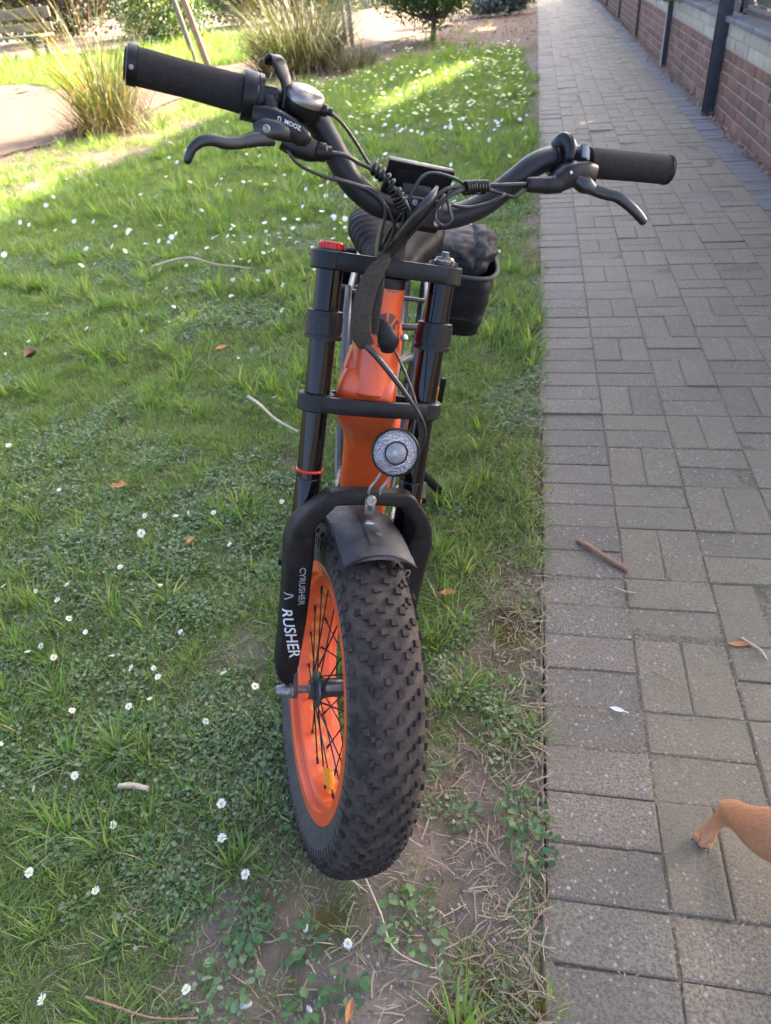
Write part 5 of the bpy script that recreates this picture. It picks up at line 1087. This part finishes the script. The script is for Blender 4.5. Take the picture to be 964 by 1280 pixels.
# stem and display
mb = MB().sweep([(0, SYO, .712), (0, SYO-.004, .745), (0, -.018, .768), (0, -.052, .775), (0, -.066, .7745)], [(.021, .021), (.021, .022), (.019, .022), (.0185, .02), (.02, .018)], 18, 5, None, 3)
stem = F_(mb, 'stem', M_black, None, 45)
mb = MB().lathe([(.0155, -.026), (.0215, -.025), (.0215, .025), (.0155, .026)], (0, -.08, .7735), (1, 0, 0), 28).box((0, -.099, .7735), (.023, .006, .016), None, .003)
F_(mb, 'faceplate', M_black, stem, 35)
for x in (-.016, .016):
    for z_ in (.7635, .7835): F_(MB().lathe([(.0036, 0), (.0036, .003), (.002, .0031), (.0018, .0018)], (x, -.1045, z_), (0, -1, 0), 10), 'bolt', M_steel, stem)
Rd = Matrix((Vector((.999, .0, -.02)), Vector((0, -.55, .835)), Vector((.02, .835, .55)))).transposed()
dc = Vector((-.002, -.060, .8120))
ds = F_(MB().box(dc, (.0455, .0245, .0055), Rd, .0025), 'display', M_plastic, bar)
F_(MB().box(dc+Rd@Vector((0, 0, .006)), (.0425, .022, .0006), Rd), 'screen', mat('dark glass', (.01, .01, .012), (.014, .014, .016), 10, .08, .02, 0, coat=1), ds)
F_(MB().box(dc+Rd@Vector((0, -.002, -.0055)), (.034, .017, .0012), Rd, .001), 'back_plate', M_black, ds)
F_(MB().box((-.003, -.066, .798), (.020, .004, .010), Matrix.Rotation(-.3, 3, 'X'), .002).box((0, -.077, .793), (.012, .009, .008), None, .002), 'display_mount', M_plastic, ds)

# ---- cables
CAB = dict(
C1=[(-0.1345, -0.1155, 0.8615), (-0.1192, -0.112, 0.8539), (-0.0987, -0.1025, 0.8384), (-0.0813, -0.1, 0.8207), (-0.0686, -0.1, 0.8106), (-0.0486, -0.108, 0.7965), (-0.0332, -0.11, 0.78), (-0.026, -0.10, 0.7618), (-0.0268, -0.075, 0.7367), (-0.0326, -0.05, 0.7134)],
C2=[(-0.1316, -0.117, 0.8207), (-0.1131, -0.1167, 0.821), (-0.0946, -0.1083, 0.8168), (-0.0776, -0.105, 0.8129), (-0.0619, -0.108, 0.8059), (-0.0424, -0.115, 0.7907), (-0.0266, -0.115, 0.7742), (-0.0201, -0.10, 0.7557), (-0.0241, -0.07, 0.7321), (-0.0301, -0.05, 0.7117)],
C3=[(-0.1851, -0.115, 0.8203), (-0.1731, -0.1167, 0.8062), (-0.1547, -0.1083, 0.7994), (-0.13, -0.105, 0.7949), (-0.0954, -0.103, 0.7926), (-0.0695, -0.10, 0.7867), (-0.0479, -0.10, 0.7711), (-0.0338, -0.09, 0.7508), (-0.0345, -0.0683, 0.7257), (-0.0365, -0.05, 0.7088)],
C4=[(0.1300, -0.115, 0.8268), (0.0962, -0.1167, 0.8205), (0.0671, -0.113, 0.8155), (0.0436, -0.118, 0.8105), (0.0202, -0.121, 0.8045), (0.0035, -0.12, 0.7899), (-0.007, -0.112, 0.7692), (-0.0145, -0.09, 0.7485), (-0.0231, -0.065, 0.7251), (-0.0298, -0.05, 0.7096)],
C5=[(0.1310, -0.115, 0.8225), (0.1158, -0.1167, 0.8092), (0.1001, -0.113, 0.8101), (0.0784, -0.113, 0.8119), (0.0529, -0.118, 0.8094), (0.0306, -0.123, 0.8016), (0.0128, -0.121, 0.7857), (-0.0058, -0.105, 0.7576), (-0.0152, -0.075, 0.7332), (-0.0253, -0.05, 0.7102)],
C6=[(0.0500, -0.115, 0.8105), (0.0351, -0.12, 0.8148), (0.0249, -0.1156, 0.818), (0.0097, -0.1062, 0.8208), (-0.0027, -0.1, 0.8185), (-0.0121, -0.1, 0.8101), (-0.0196, -0.1, 0.7943), (-0.0281, -0.095, 0.7683), (-0.0351, -0.0694, 0.7437), (-0.0373, -0.05, 0.7149)],
C7=[(0.0639, -0.12, 0.8052), (0.036, -0.12, 0.8066), (0.0216, -0.12, 0.7952), (0.0243, -0.125, 0.7809), (0.0284, -0.127, 0.769), (0.0188, -0.125, 0.761), (0.0088, -0.12, 0.7694), (0.0126, -0.116, 0.7846), (0.0212, -0.108, 0.7979)],
C8=[(-0.124, -0.105, 0.7962), (-0.0921, -0.1, 0.7931), (-0.0668, -0.1, 0.7885), (-0.0515, -0.1, 0.7705), (-0.0479, -0.085, 0.744), (-0.0376, -0.05, 0.7169)],
C9=[(0.1001, -0.115, 0.8095), (0.0947, -0.117, 0.8058), (0.0791, -0.115, 0.7961), (0.056, -0.11, 0.788), (0.0339, -0.105, 0.7877)])
for k, (nm, pts_) in enumerate(CAB.items()):
    F_(MB().sweep(pts_, .0026 if nm in ('C2', 'C4') else .0021, 10, 6), 'cable', M_cable, None, 180)
F_(MB().sweep([(0.006, -0.118, 0.8040), (-0.0045, -0.131, 0.7900), (-0.0160, -0.128, 0.7730), (-0.0237, -0.112, 0.7560), (-0.0290, -0.09, 0.7370)], [.0025, .0052, .0058, .0048, .0025], 16, 6), 'cable_sleeve', M_cable, None, 60)
def spiral(pts_, r_, turns, nm):
    P = [Vector(p_) for p_ in pts_]; L_ = len(P)-1; out = []; n_ = turns*12
    for i in range(n_+1):
        u = i/n_*L_; k = min(int(u), L_-1); c = P[k].lerp(P[k+1], u-k); t_ = (P[k+1]-P[k]).normalized(); a = t_.orthogonal().normalized(); b = t_.cross(a); th_ = 2*math.pi*turns*i/n_
        out.append(c+(a*math.cos(th_)+b*math.sin(th_))*r_)
    F_(MB().sweep(out, .0022, 7, 1), nm, M_plastic, None, 180)
spiral([(-0.0740, -0.102, 0.8155), (-0.0619, -0.108, 0.8075), (-0.0470, -0.112, 0.7945), (-0.0380, -0.112, 0.7830), (-0.0320, -0.112, 0.7740)], .0068, 10, 'spiral_wrap')
spiral([(0.0735, -0.114, 0.8145), (0.0560, -0.117, 0.8115), (0.0420, -0.119, 0.8085)], .0068, 8, 'spiral_wrap')
F_(MB().lathe([(.0075, -.004), (.0082, 0), (.0075, .004)], (-.0335, -.055, .7190), (.1, -.1, 1), 14), 'cable_tie', M_plastic)
# webbing strap hanging from the cable bundle, with its dark pouch
st = F_(MB().sweep([(-0.0300, -0.058, 0.7200), (-0.0355, -0.066, 0.7074), (-0.0480, -0.068, 0.6889), (-0.0545, -0.064, 0.6625), (-0.0555, -0.062, 0.636), (-0.0510, -0.056, 0.6109), (-0.0380, -0.044, 0.5946)], [(.005, .0035), (.0085, .0022), (.0120, .0016), (.0138, .0014), (.0140, .0016), (.0138, .0020), (.0115, .003)], 14, 6, (.25, .95, .05), 4), 'webbing_strap', M_strap, None, 60)
F_(MB().sweep([(-.034, -.058, .700), (-.034, -.060, .670), (-.034, -.058, .640), (-.030, -.050, .612)], [(.004, .0016), (.0065, .0016), (.0065, .0016), (.005, .0016)], 12, 5, (.6, .8, 0), 4), 'strap_tail', M_strap, st, 60)
F_(MB().sweep([(-.026, -.036, .632), (-.014, -.042, .617), (-.006, -.040, .604), (-.004, -.034, .590)], [(.006, .006), (.0125, .010), (.0155, .012), (.010, .009)], 16, 6, (0, 1, 0), 2.6), 'connector_pouch', M_bag, st, 60)
F_(MB().lathe([(.0045, 0), (.0055, .002), (.0055, .006), (.0035, .008)], (.013, -.045, .6085), (.5, -.6, .6), 10), 'buckle', M_steel, st)
F_(MB().sweep([(-0.041, -0.046, 0.5959), (-0.0243, -0.052, 0.5821), (-0.0009, -0.054, 0.5603), (0.0249, -0.055, 0.5344), (0.0474, -0.056, 0.5098), (0.0664, -0.050, 0.4817), (0.0690, -0.044, 0.455), (0.058, -.042, .440)], [.0045, .0045, .0045, .0038, .0028, .0022, .0022, .0022], 8, 6), 'headlight_cable', M_cable, None, 180)
F_(MB().sweep([(0.007, -0.03, 0.5921), (0.0209, -0.045, 0.5672), (0.0372, -0.054, 0.5353), (0.0474, -0.056, 0.5098), (.060, -.046, .47)], .0022, 8, 6), 'headlight_cable', M_cable, None, 180)

# ---- frame
fr = F_(MB().lathe([(.0360, .512), (.0385, .516), (.0360, .53), (.0345, .60), (.0335, .655), (.0345, .662), (.0345, .672)], (0, .040, 0), (0, 0, 1), 36), 'frame', M_orange, None, 40)
F_(MB().lathe([(.0325, .672), (.0345, .673), (.0345, .686), (.028, .688)], (0, .040, 0), (0, 0, 1), 36), 'headset_cup', M_black, fr)
def hb(zf, yf=.04): # a point of the head tube expressed in FRAME coordinates
    return tuple((FRAME.inverted() @ (STEER @ Vector((0, yf, zf))))[:])
h1, h2 = hb(.60, .05), hb(.50, .055)
B_(MB().sweep([h1, tuple(np.array(h1)*.45+np.array(h2)*.55), h2, (0, .345, .640), (0, .420, .480), (0, .500, .315), (0, .515, .28)], [(.028, .020), (.0420, .034), (.0470, .038), (.0500, .042), (.0505, .044), (.0505, .044), (.035, .03)], 32, 8, (0, .9, .45), 5), 'down_tube', M_orange, fr, 60)
B_(MB().sweep([hb(.635, .06), (0, .33, .82), (0, .42, .66), (0, .52, .47), (0, .57, .38)], [(.020, .016), (.030, .020), (.033, .020), (.030, .018), (.02, .015)], 22, 8, (0, .9, .45), 3), 'battery_cover', M_orange, fr, 60)
B_(MB().sweep([(0, .52, .27), (0, .60, .46), (0, .68, .66)], [.021, .019, .018], 20, 3), 'seat_tube', M_grey, fr)
B_(MB().sweep([(0, .665, .62), (0, .735, .80)], [.0155, .0155], 20, 1), 'seat_post', M_silver, fr)
for s in (-1, 1):
    B_(MB().sweep([(s*.035, .53, .275), (s*.062, .66, .285), (s*.080, .85, .30), (s*.085, 1.16, .2985)], [.013, .013, .012, .010], 12, 5), 'chain_stay', M_grey, fr)
    B_(MB().sweep([(s*.025, .655, .60), (s*.070, .78, .57), (s*.088, .95, .45), (s*.088, 1.16, .31)], [.011, .011, .010, .009], 12, 6), 'seat_stay', M_grey, fr)
    B_(MB().sweep([(s*.055, .60, .29), (s*.075, .66, .50), (s*.085, .74, .66), (s*.092, .82, .70)], [.009, .009, .009, .008], 10, 6), 'rack_brace', M_grey, fr)
B_(MB().lathe([(.03, -.05), (.034, -.045), (.034, .045), (.03, .05)], (0, .52, .275), (1, 0, 0), 28), 'bottom_bracket', M_black, fr)
mb = MB()
for k in range(6): mb.box((0, .478, .36-.011*k) if False else (0, 0, 0), (0, 0, 0)) if False else None
# dusty strip of cooling ribs low on the down tube
ribs = MB()
dt = (Vector((0, .500, .315))-Vector((0, .420, .480))).normalized()
for k in range(7):
    c = Vector((0, .432, .455))+dt*(.012+.010*k); nrm = Vector((0, -.9, -.43)); ribs.sweep([c+nrm*.0415+Vector((x, 0, 0)) for x in (-.036, -.015, .015, .036)], .0026, 8, 1)
B_(ribs, 'dusty_ribs', mat('dusty orange rib', (0.36, 0.12, 0.05), (0.22, 0.11, 0.07), 80, .8, .1, dust=(.2, .14, .11), dust_amt=.8), fr)
B_(MB().box((.004, .66, .565), (.040, .035, .045), Matrix.Rotation(-.3, 3, 'X'), .008), 'controller_box', mat('mid grey panel', (.20, .20, .21), (.15, .15, .16), 40, .5, .1), fr)
# rear rack
rk = B_(MB().sweep([(-.092, 1.45, .640), (-.095, 1.15, .640), (-.095, .86, .640), (-.080, .800, .640), (-.04, .785, .640), (.04, .785, .640), (.080, .800, .640), (.095, .86, .640), (.095, 1.15, .640), (.092, 1.45, .640)], .0075, 12, 6), 'rear_rack', M_grey)
for y in (.95, 1.1, 1.25, 1.4): B_(MB().sweep([(-.09, y, .642), (.09, y, .642)], .0055, 10, 1), 'rack_bar', M_grey, rk)
for s in (-1, 1): B_(MB().sweep([(s*.093, 1.30, .636), (s*.095, 1.22, .45), (s*.09, 1.17, .315)], .006, 10, 5), 'rack_leg', M_grey, rk)
vs, fs = [], []
for i in range(29):
    a = R(-100+170*i/28)
    for j in range(9): u = -1+2*j/8; rr_ = .325-.02*abs(u)**2.4; vs.append((.056*u, 1.16-rr_*math.sin(a), .2985+rr_*math.cos(a)))
for i in range(28):
    for j in range(8): fs.append((i*9+j, i*9+j+1, (i+1)*9+j+1, (i+1)*9+j))
o_ = B_(MB().add(vs, fs), 'rear_fender', M_fender, None, 60); sm_ = o_.modifiers.new('thick', 'SOLIDIFY'); sm_.thickness = .0025
# saddle: broad padded vinyl with quilted ribs round its skirt
secs = [(.700, .024, .022, .788), (.712, .040, .030, .788), (.740, .052, .036, .789), (.790, .066, .040, .793), (.840, .090, .044, .800), (.890, .108, .048, .806), (.935, .112, .048, .810), (.975, .098, .042, .812), (1.0, .06, .028, .812)]
vs, fs = [], []; nn = 40; L_ = 60
ysec = np.linspace(.700, 1.0, L_)
for i, y in enumerate(ysec):
    w, h, zc = (float(np.interp(y, [q[0] for q in secs], [q[k] for q in secs])) for k in (1, 2, 3))
    for j in range(nn):
        th_ = 2*math.pi*j/nn; c, s = math.cos(th_), math.sin(th_)
        x = w*math.copysign(abs(c)**.75, c); z_ = zc+h*math.copysign(abs(s)**.8, s)*(1 if s > 0 else .85)-.004*(1-abs(c))*(s > 0)
        rib = 1+.012*math.sin(i*1.55)*(c < -.35)*(y > .76); vs.append((x*rib, y, zc+(z_-zc)*(1+.4*(rib-1))))
fs = [(i*nn+j, i*nn+(j+1) % nn, (i+1)*nn+(j+1) % nn, (i+1)*nn+j) for i in range(L_-1) for j in range(nn)]+[tuple(range(nn-1, -1, -1)), tuple((L_-1)*nn+j for j in range(nn))]
sad = B_(MB().add(vs, fs), 'saddle', M_seat, None, 60)
mb = MB()
for s in (-1, 1): mb.sweep([(s*.018, .72, .752), (s*.022, .78, .748), (s*.03, .88, .752), (s*.045, .95, .77)], .0035, 8, 5)
B_(mb, 'saddle_rail', M_silver, sad)
for s in (-1, 1):
    coil = [(s*.055+.016*math.cos(k*.7), .93+.016*math.sin(k*.7), .715+.0011*k) for k in range(46)]
    B_(MB().sweep(coil, .0028, 6, 1), 'saddle_spring', M_silver, sad)
# crank, chain, pedals, kickstand
def ringpts(c, r_, x, a0, a1, n_=14): return [(x, c[0]+r_*math.cos(a0+(a1-a0)*i/(n_-1)), c[1]+r_*math.sin(a0+(a1-a0)*i/(n_-1))) for i in range(n_)]
cr = B_(MB().lathe([(.02, -.064), (.080, -.064), (.083, -.062), (.080, -.060), (.02, -.060)], (0, .52, .275), (1, 0, 0), 44), 'crankset', M_black)
a_ = 3.02
B_(MB().sweep([(-.074, .52, .275), (-.078, .52+.085*math.cos(a_), .275+.085*math.sin(a_)), (-.082, .52+.165*math.cos(a_), .275+.165*math.sin(a_))], [(.015, .008), (.011, .007), (.012, .008)], 12, 4, (1, 0, 0), 3), 'crank_arm', M_silver, cr)
B_(MB().sweep([(.074, .52, .275), (.078, .52-.085*math.cos(a_), .275-.085*math.sin(a_)), (.082, .52-.165*math.cos(a_), .275-.165*math.sin(a_))], [(.015, .008), (.011, .007), (.012, .008)], 12, 4, (1, 0, 0), 3), 'crank_arm', M_silver, cr)
for s, sg in ((-1, 1), (1, -1)):
    c = Vector((s*.126, .52+sg*.165*math.cos(a_), .275+sg*.165*math.sin(a_)))
    pd = B_(MB().box(c, (.032, .036, .009), None, .004).box(c+Vector((-s*.034, 0, 0)), (.006, .012, .007)), 'pedal', M_plastic, cr)
    for q in (-1, 1): B_(MB().box(c+Vector((0, q*.0395, 0)), (.020, .002, .006), None, .001), 'pedal_reflector', M_amber, cr)
links = []
top = [(-.062, .52+.081*math.sin(t_), .275+.081*math.cos(t_)) for t_ in np.linspace(-3.0, .15, 26)]+[(-.062, 1.16+.035*math.sin(t_), .2985+.035*math.cos(t_)) for t_ in np.linspace(.1, 3.1, 12)]
top = [Vector(q) for q in top]; top.append(top[0]); dist = 0; mb = MB(); step = .0127; carry = 0; kk = 0
for i in range(len(top)-1):
    a, b = top[i], top[i+1]; L_ = (b-a).length; d = (b-a).normalized(); sd_ = Vector((1, 0, 0)); rot = Matrix((sd_, d, sd_.cross(d))).transposed()
    while carry < L_: mb.box(a+d*carry, (.0042 if kk % 2 else .0030, .0062, .0040), rot, 0); carry += step; kk += 1
    carry -= L_
B_(mb, 'chain', M_steel, None)
ks = B_(MB().sweep([(.060, .80, .285), (.095, .86, .235), (.175, .935, .125), (.246, .985, .034)], [.014, .014, .013, .0125], 14, 5), 'kickstand', M_black)
B_(MB().sweep([(.240, .980, .042), (.268, 1.0, .012)], [(.016, .016), (.024, .018)], 12, 1), 'kickstand_foot', M_rubber, ks)
B_(MB().sweep([(.09, .80, .47), (.155, .84, .47)], .006, 8, 1).box((.158, .80, .485), (.007, .006, .034), None, .002), 'reflector_arm', M_plastic)
B_(MB().box((.150, .80, .470), (.004, .005, .022), None, .002), 'side_reflector', M_amber)

# ---- lettering, printed flat on the parts
def decal(body, target, size, origin, xdir, ydir, cast, mw, parent, m_, name='lettering', shear=0.0, lift=.0006, squash=1.0):
    cu = bpy.data.curves.new('t', 'FONT'); cu.body = body; cu.size = size; cu.align_x = 'CENTER'; cu.align_y = 'CENTER'; cu.shear = shear; cu.resolution_u = 3; cu.offset = size*.012
    tmp = bpy.data.objects.new('t', cu); COL.objects.link(tmp); dg = bpy.context.evaluated_depsgraph_get(); me = bpy.data.meshes.new_from_object(tmp.evaluated_get(dg)); bpy.data.objects.remove(tmp); bpy.data.curves.remove(cu)
    bm = bmesh.new(); bm.from_mesh(me)
    bmesh.ops.subdivide_edges(bm, edges=[e_ for e_ in bm.edges if e_.calc_length() > size*.25], cuts=2); bm.to_mesh(me); bm.free()
    bv = BVHTree.FromPolygons([v.co[:] for v in target.data.vertices], [tuple(p_.vertices) for p_ in target.data.polygons])
    o0, xd, yd, cd = Vector(origin), Vector(xdir).normalized(), Vector(ydir).normalized(), Vector(cast).normalized()
    for v in me.vertices:
        p_ = o0+xd*(v.co.x*squash)+yd*v.co.y; hit = bv.ray_cast(p_-cd*.08, cd, .25); v.co = (hit[0]-cd*lift) if hit[0] is not None else p_
    me.materials.clear(); me.materials.append(m_); return obj(name, me, parent, mw)
decal('CYRUSHER', legs[-1], .0140, (-.0925, -.04, .208), (.06, 0, -1), (1, 0, .06), (.12, 1, 0), STEER, legs[-1], M_greyprint)
decal('RUSHER', legs[-1], .0262, (-.1070, -.03, .122), (.24, 0, -1), (1, 0, .24), (.45, .9, 0), STEER, legs[-1], M_white, 'lettering', .25)
decal('/\\', legs[-1], .024, (-.1165, -.03, .190), (.15, 0, -1), (1, 0, .15), (.5, .87, 0), STEER, legs[-1], M_greyprint, 'print_mark')
decal('CYRUSHER', legs[1], .0135, (.0845, -.04, .205), (-.06, 0, -1), (1, 0, -.06), (-.12, 1, 0), STEER, legs[1], M_greyprint)
decal('SHIMANO', cap_o, .0070, so_+sa*.04+Vector((.003, -.0105, -.0058)), (-1, -.10, .08), (-.03, -.87, -.48), -sa, STEER, cap_o, mat('black print', (.02, .02, .02), (.03, .03, .03), 100, .5), 'lettering', 0, .0003)
decal('ZOOM  U', lb, .0064, (-.1840, -.15, .8445), (-1, 0, .27), (0, 0, -1), (0, 1, -.12), STEER, lb, M_white)
decal('HWA', fr, .008, (.006, -.03, .669), (1, 0, 0), (0, 0, 1), (0, 1, 0), STEER, fr, M_greyprint)
# head badge: a dark disc cut into blades by orange bars
M_badge = mat('dark badge print', (.035, .022, .02), (.05, .03, .025), 60, .5)
bv = BVHTree.FromPolygons([v.co[:] for v in fr.data.vertices], [tuple(p_.vertices) for p_ in fr.data.polygons]); mb = MB()
def on_head(x, z_):
    hit = bv.ray_cast(Vector((x, -.1, z_)), Vector((0, 1, 0)), .3); return hit[0]+Vector((0, -.0006, 0)) if hit[0] is not None else Vector((x, .01, z_))
for a0, a1 in ((.16, .78), (.98, 1.50), (1.70, 2.2), (-.02, -.62), (-.82, -1.35), (-1.55, -2.1)):
    st_ = [a0+(a1-a0)*i/6 for i in range(7)]
    P = [on_head(.0045+.003*math.cos((a0+a1)/2), .612+.003*math.sin((a0+a1)/2))]+[on_head(.0045+.0245*math.cos(a)*.98, .612+.0265*math.sin(a)) for a in st_]
    mid = [P[0].lerp(q, .5) for q in P[1:]]; mid = [on_head(q.x, q.z) for q in mid]
    mb.add([P[0]]+mid+P[1:], [(0, 1+i, 2+i) for i in range(6)]+[(1+i, 8+i, 9+i, 2+i) for i in range(6)])
F_(mb, 'head_badge', M_badge, fr, 180)

# ------------------------------------------------------------------ panniers behind the saddle
def pannier(label, x0, w, y0, y1, z0, z1, stuffed):
    base = FRAME @ Vector((x0, (y0+y1)/2, z0)); e = empty('pannier_bag', base, label, 'bag', 'black pannier bags on the rear rack')
    yc, hy_ = (y0+y1)/2, (y1-y0)/2
    secs = [(z0, .74), (z0+.012, .80), (z0+.06, .90), (z0+.12, .97), (z1-.02, 1.0), (z1, 1.02)]
    B_(MB().sweep([(x0, yc, z) for z, _ in secs], [(hy_*k, w*k) for _, k in secs], 28, 5, (1, 0, 0), 3.2, False).sweep([(x0, yc, z0), (x0, yc, z0+.004)], (hy_*.74, w*.74), 28, 1, (1, 0, 0), 3.2), 'bag_body', M_bag, e, 60)
    bo = e.children[0]
    for v in bo.data.vertices:
        q = v.co; k = (fbm(np.array([q.x*9+q.z*14]), np.array([q.y*16+q.z*5]), 1.0, 33, 3)[0]-.5)*.030
        v.co.x += k*(1 if q.x > x0 else -1); v.co.y -= .6*k
    rim_ = [(x0+w*1.02*math.copysign(abs(math.cos(t_))**.62, math.cos(t_)), yc+hy_*1.02*math.copysign(abs(math.sin(t_))**.62, math.sin(t_)), z1) for t_ in np.linspace(0, 2*math.pi, 33)]
    B_(MB().sweep(rim_, .006, 8, 1), 'bag_rim', M_rubber, e)
    seam = [(x0+w*.92*math.copysign(abs(math.cos(t_))**.62, math.cos(t_)), yc+hy_*.92*math.copysign(abs(math.sin(t_))**.62, math.sin(t_)), z0+.062) for t_ in np.linspace(0, 2*math.pi, 33)]
    B_(MB().sweep(seam, .0035, 6, 1), 'bag_seam', M_bag, e)
    if stuffed:                                                      # crumpled waterproof stuffed in the top
        bm = bmesh.new(); bmesh.ops.create_icosphere(bm, subdivisions=5, radius=1.0)
        P = np.array([v.co[:] for v in bm.verts]); d = 1+.14*(fbm(P[:, 0]*1.3+3, P[:, 1]*1.3+P[:, 2], 2.2, 5)-.5)*2+.18*np.abs(fbm(P[:, 0]+P[:, 2]*.7, P[:, 1]-P[:, 2]*.5, 3.5, 9, 3)-.5)
        P = P*d[:, None]*np.array([w*.92, hy_*.92, .062]); P[:, 2] += np.where(P[:, 0] > w*.25, .040*np.clip(P[:, 0]/w, 0, 1), 0)
        for v, q in zip(bm.verts, P): v.co = Vector(q)+Vector((x0, yc, z1+.005))
        me = bpy.data.meshes.new('crumpled_cloth'); bm.to_mesh(me); bm.free(); me.materials.append(M_raincoat); me.polygons.foreach_set('use_smooth', [True]*len(me.polygons)); obj('crumpled_cloth', me, e, FRAME)
pannier('black open topped pannier stuffed with a crumpled waterproof, right of the fork crown', .195, .095, 1.12, 1.44, .47, .655, True)
pannier('black pannier mostly hidden behind the left fork tube', -.118, .050, 1.12, 1.42, .43, .585, False)

# ------------------------------------------------------------------ the dog, only its trailing hind leg reaches into the picture
def skin(name, verts, edges, rad, root, m_, parent=None, sub=2):
    me = bpy.data.meshes.new(name); me.from_pydata(verts, edges, []); o = bpy.data.objects.new(name, me); COL.objects.link(o); place(o, parent)
    sk = o.modifiers.new('skin', 'SKIN'); sk.use_smooth_shade = True
    for i, r_ in enumerate(rad): me.skin_vertices[0].data[i].radius = r_ if isinstance(r_, tuple) else (r_, r_); me.skin_vertices[0].data[i].use_root = (i == root)
    s = o.modifiers.new('smooth', 'SUBSURF'); s.levels = s.render_levels = sub; me.materials.append(m_); return o
M_coat = mat('short tan coat', (0.44, 0.185, 0.070), (0.50, 0.24, 0.115), 16, .62, .08, 0, .25, 420, dust=(.50, .26, .17), dust_amt=.6, spec=.3)
dv = [(.505, .615, .205), (.62, .60, .205), (.74, .585, .20), (.82, .575, .27), (.88, .567, .33), (.945, .56, .315),
      (.440, .640, .180), (.408, .668, .138), (.381, .729, .090), (.366, .732, .050), (.3560, .727, .0165), (.3420, .7060, .0085),
      (.51, .575, .15), (.535, .57, .10), (.505, .568, .06), (.52, .566, .013), (.735, .62, .11), (.74, .622, .055), (.755, .62, .013), (.76, .555, .11), (.785, .553, .055), (.80, .551, .013),
      (.475, .60, .250), (.475, .57, .285), (.50, .545, .31), (.3330, .7190, .0085), (.3540, .7030, .0085), (.376, .742, .102), (.391, .706, .112)]
de = [(0, 1), (1, 2), (2, 3), (3, 4), (4, 5), (0, 6), (6, 7), (7, 28), (28, 8), (8, 9), (9, 10), (10, 11), (0, 12), (12, 13), (13, 14), (14, 15), (2, 16), (16, 17), (17, 18), (2, 19), (19, 20), (20, 21), (0, 22), (22, 23), (23, 24), (10, 25), (10, 26), (8, 27)]
drr = [.062, .052, .072, .042, .046, .022, .056, .043, .0165, .0118, .0125, .0075, .045, .024, .013, .014, .024, .013, .014, .024, .013, .014, .012, .008, .004, .0075, .0075, .0125, .0235]
dog = tag(skin('dog', dv, de, drr, 0, M_coat, None, 2), 'short haired tan dog at the right edge, only its hind leg and haunch showing', 'dog')
mb = MB()
for a in ((.3420, .7060, .008), (.3330, .7190, .008), (.3540, .7030, .008)):
    d = Vector((a[0]-.356, a[1]-.726, 0)).normalized(); p0 = Vector(a)+d*.0012; mb.sweep([p0, p0+d*.0022, p0+d*.0034-Vector((0, 0, .003))], [.0012, .0010, .0005], 6, 2)
mb.build('claw', M_rubber, dog)
for s in (-1, 1):
    MB().sweep([(.865, .567+s*.034, .355), (.85, .567+s*.052, .345), (.848, .567+s*.058, .315)], [(.014, .005), (.018, .004), (.005, .002)], 12, 4, (0, 1, 0)).build('ear', M_coat, dog)
    MB().lathe([(.0001, .006), (.004, .005), (.006, .002), (.006, 0)], (.915, .563+s*.024, .335), (.6, s*.7, .3), 12).build('eye', M_gloss, dog)
MB().sweep([(.955, .56, .322), (.967, .558, .322)], [(.010, .008), (.006, .005)], 12, 2).build('nose', M_rubber, dog)
# short fur lying along the body
dg = bpy.context.evaluated_depsgraph_get(); ev = dog.evaluated_get(dg); me = ev.to_mesh()
co = np.empty(len(me.vertices)*3); me.vertices.foreach_get('co', co); co = co.reshape(-1, 3); no = np.empty(len(me.vertices)*3); me.vertices.foreach_get('normal', no); no = no.reshape(-1, 3)
me.calc_loop_triangles(); tr_ = np.array([t_.vertices[:] for t_ in me.loop_triangles]); ev.to_mesh_clear()
A = np.linalg.norm(np.cross(co[tr_[:, 1]]-co[tr_[:, 0]], co[tr_[:, 2]]-co[tr_[:, 0]]), axis=1)/2
cen = co[tr_].mean(1); A = A*np.where(cen[:, 0] < .50, 1, .06)
r = np.random.default_rng(3); n = 30000; k = r.choice(len(tr_), n, p=A/A.sum()); w = r.dirichlet((1, 1, 1), n)[:, :, None]
p0 = (co[tr_[k]]*w).sum(1); nn_ = (no[tr_[k]]*w).sum(1); nn_ /= np.linalg.norm(nn_, axis=1)[:, None]
fl = np.array([-.45, .25, -.85])+r.normal(0, .22, (n, 3)); fl -= nn_*(fl*nn_).sum(1)[:, None]; fl /= np.linalg.norm(fl, axis=1)[:, None]
L_ = r.uniform(.0035, .0085, n)[:, None]*np.where(p0[:, 2] < .09, .55, 1)[:, None]; sd_ = np.cross(fl, nn_); wd = .00036
tip = p0+fl*L_+nn_*L_*r.uniform(.16, .34, n)[:, None]
V = np.stack([p0-sd_*wd, p0+sd_*wd, tip], 1).reshape(-1, 3); F = np.arange(n*3).reshape(-1, 3)
L_fur = leafmat('tan hair', [(0.46, 0.19, 0.070), (0.54, 0.27, 0.13), (0.40, 0.16, 0.06), (0.60, 0.34, 0.19), (0.34, 0.13, 0.05)], .15, .5)
tag(obj('fur', np_mesh('fur', V, F, L_fur), dog), None, None, None, 'stuff')
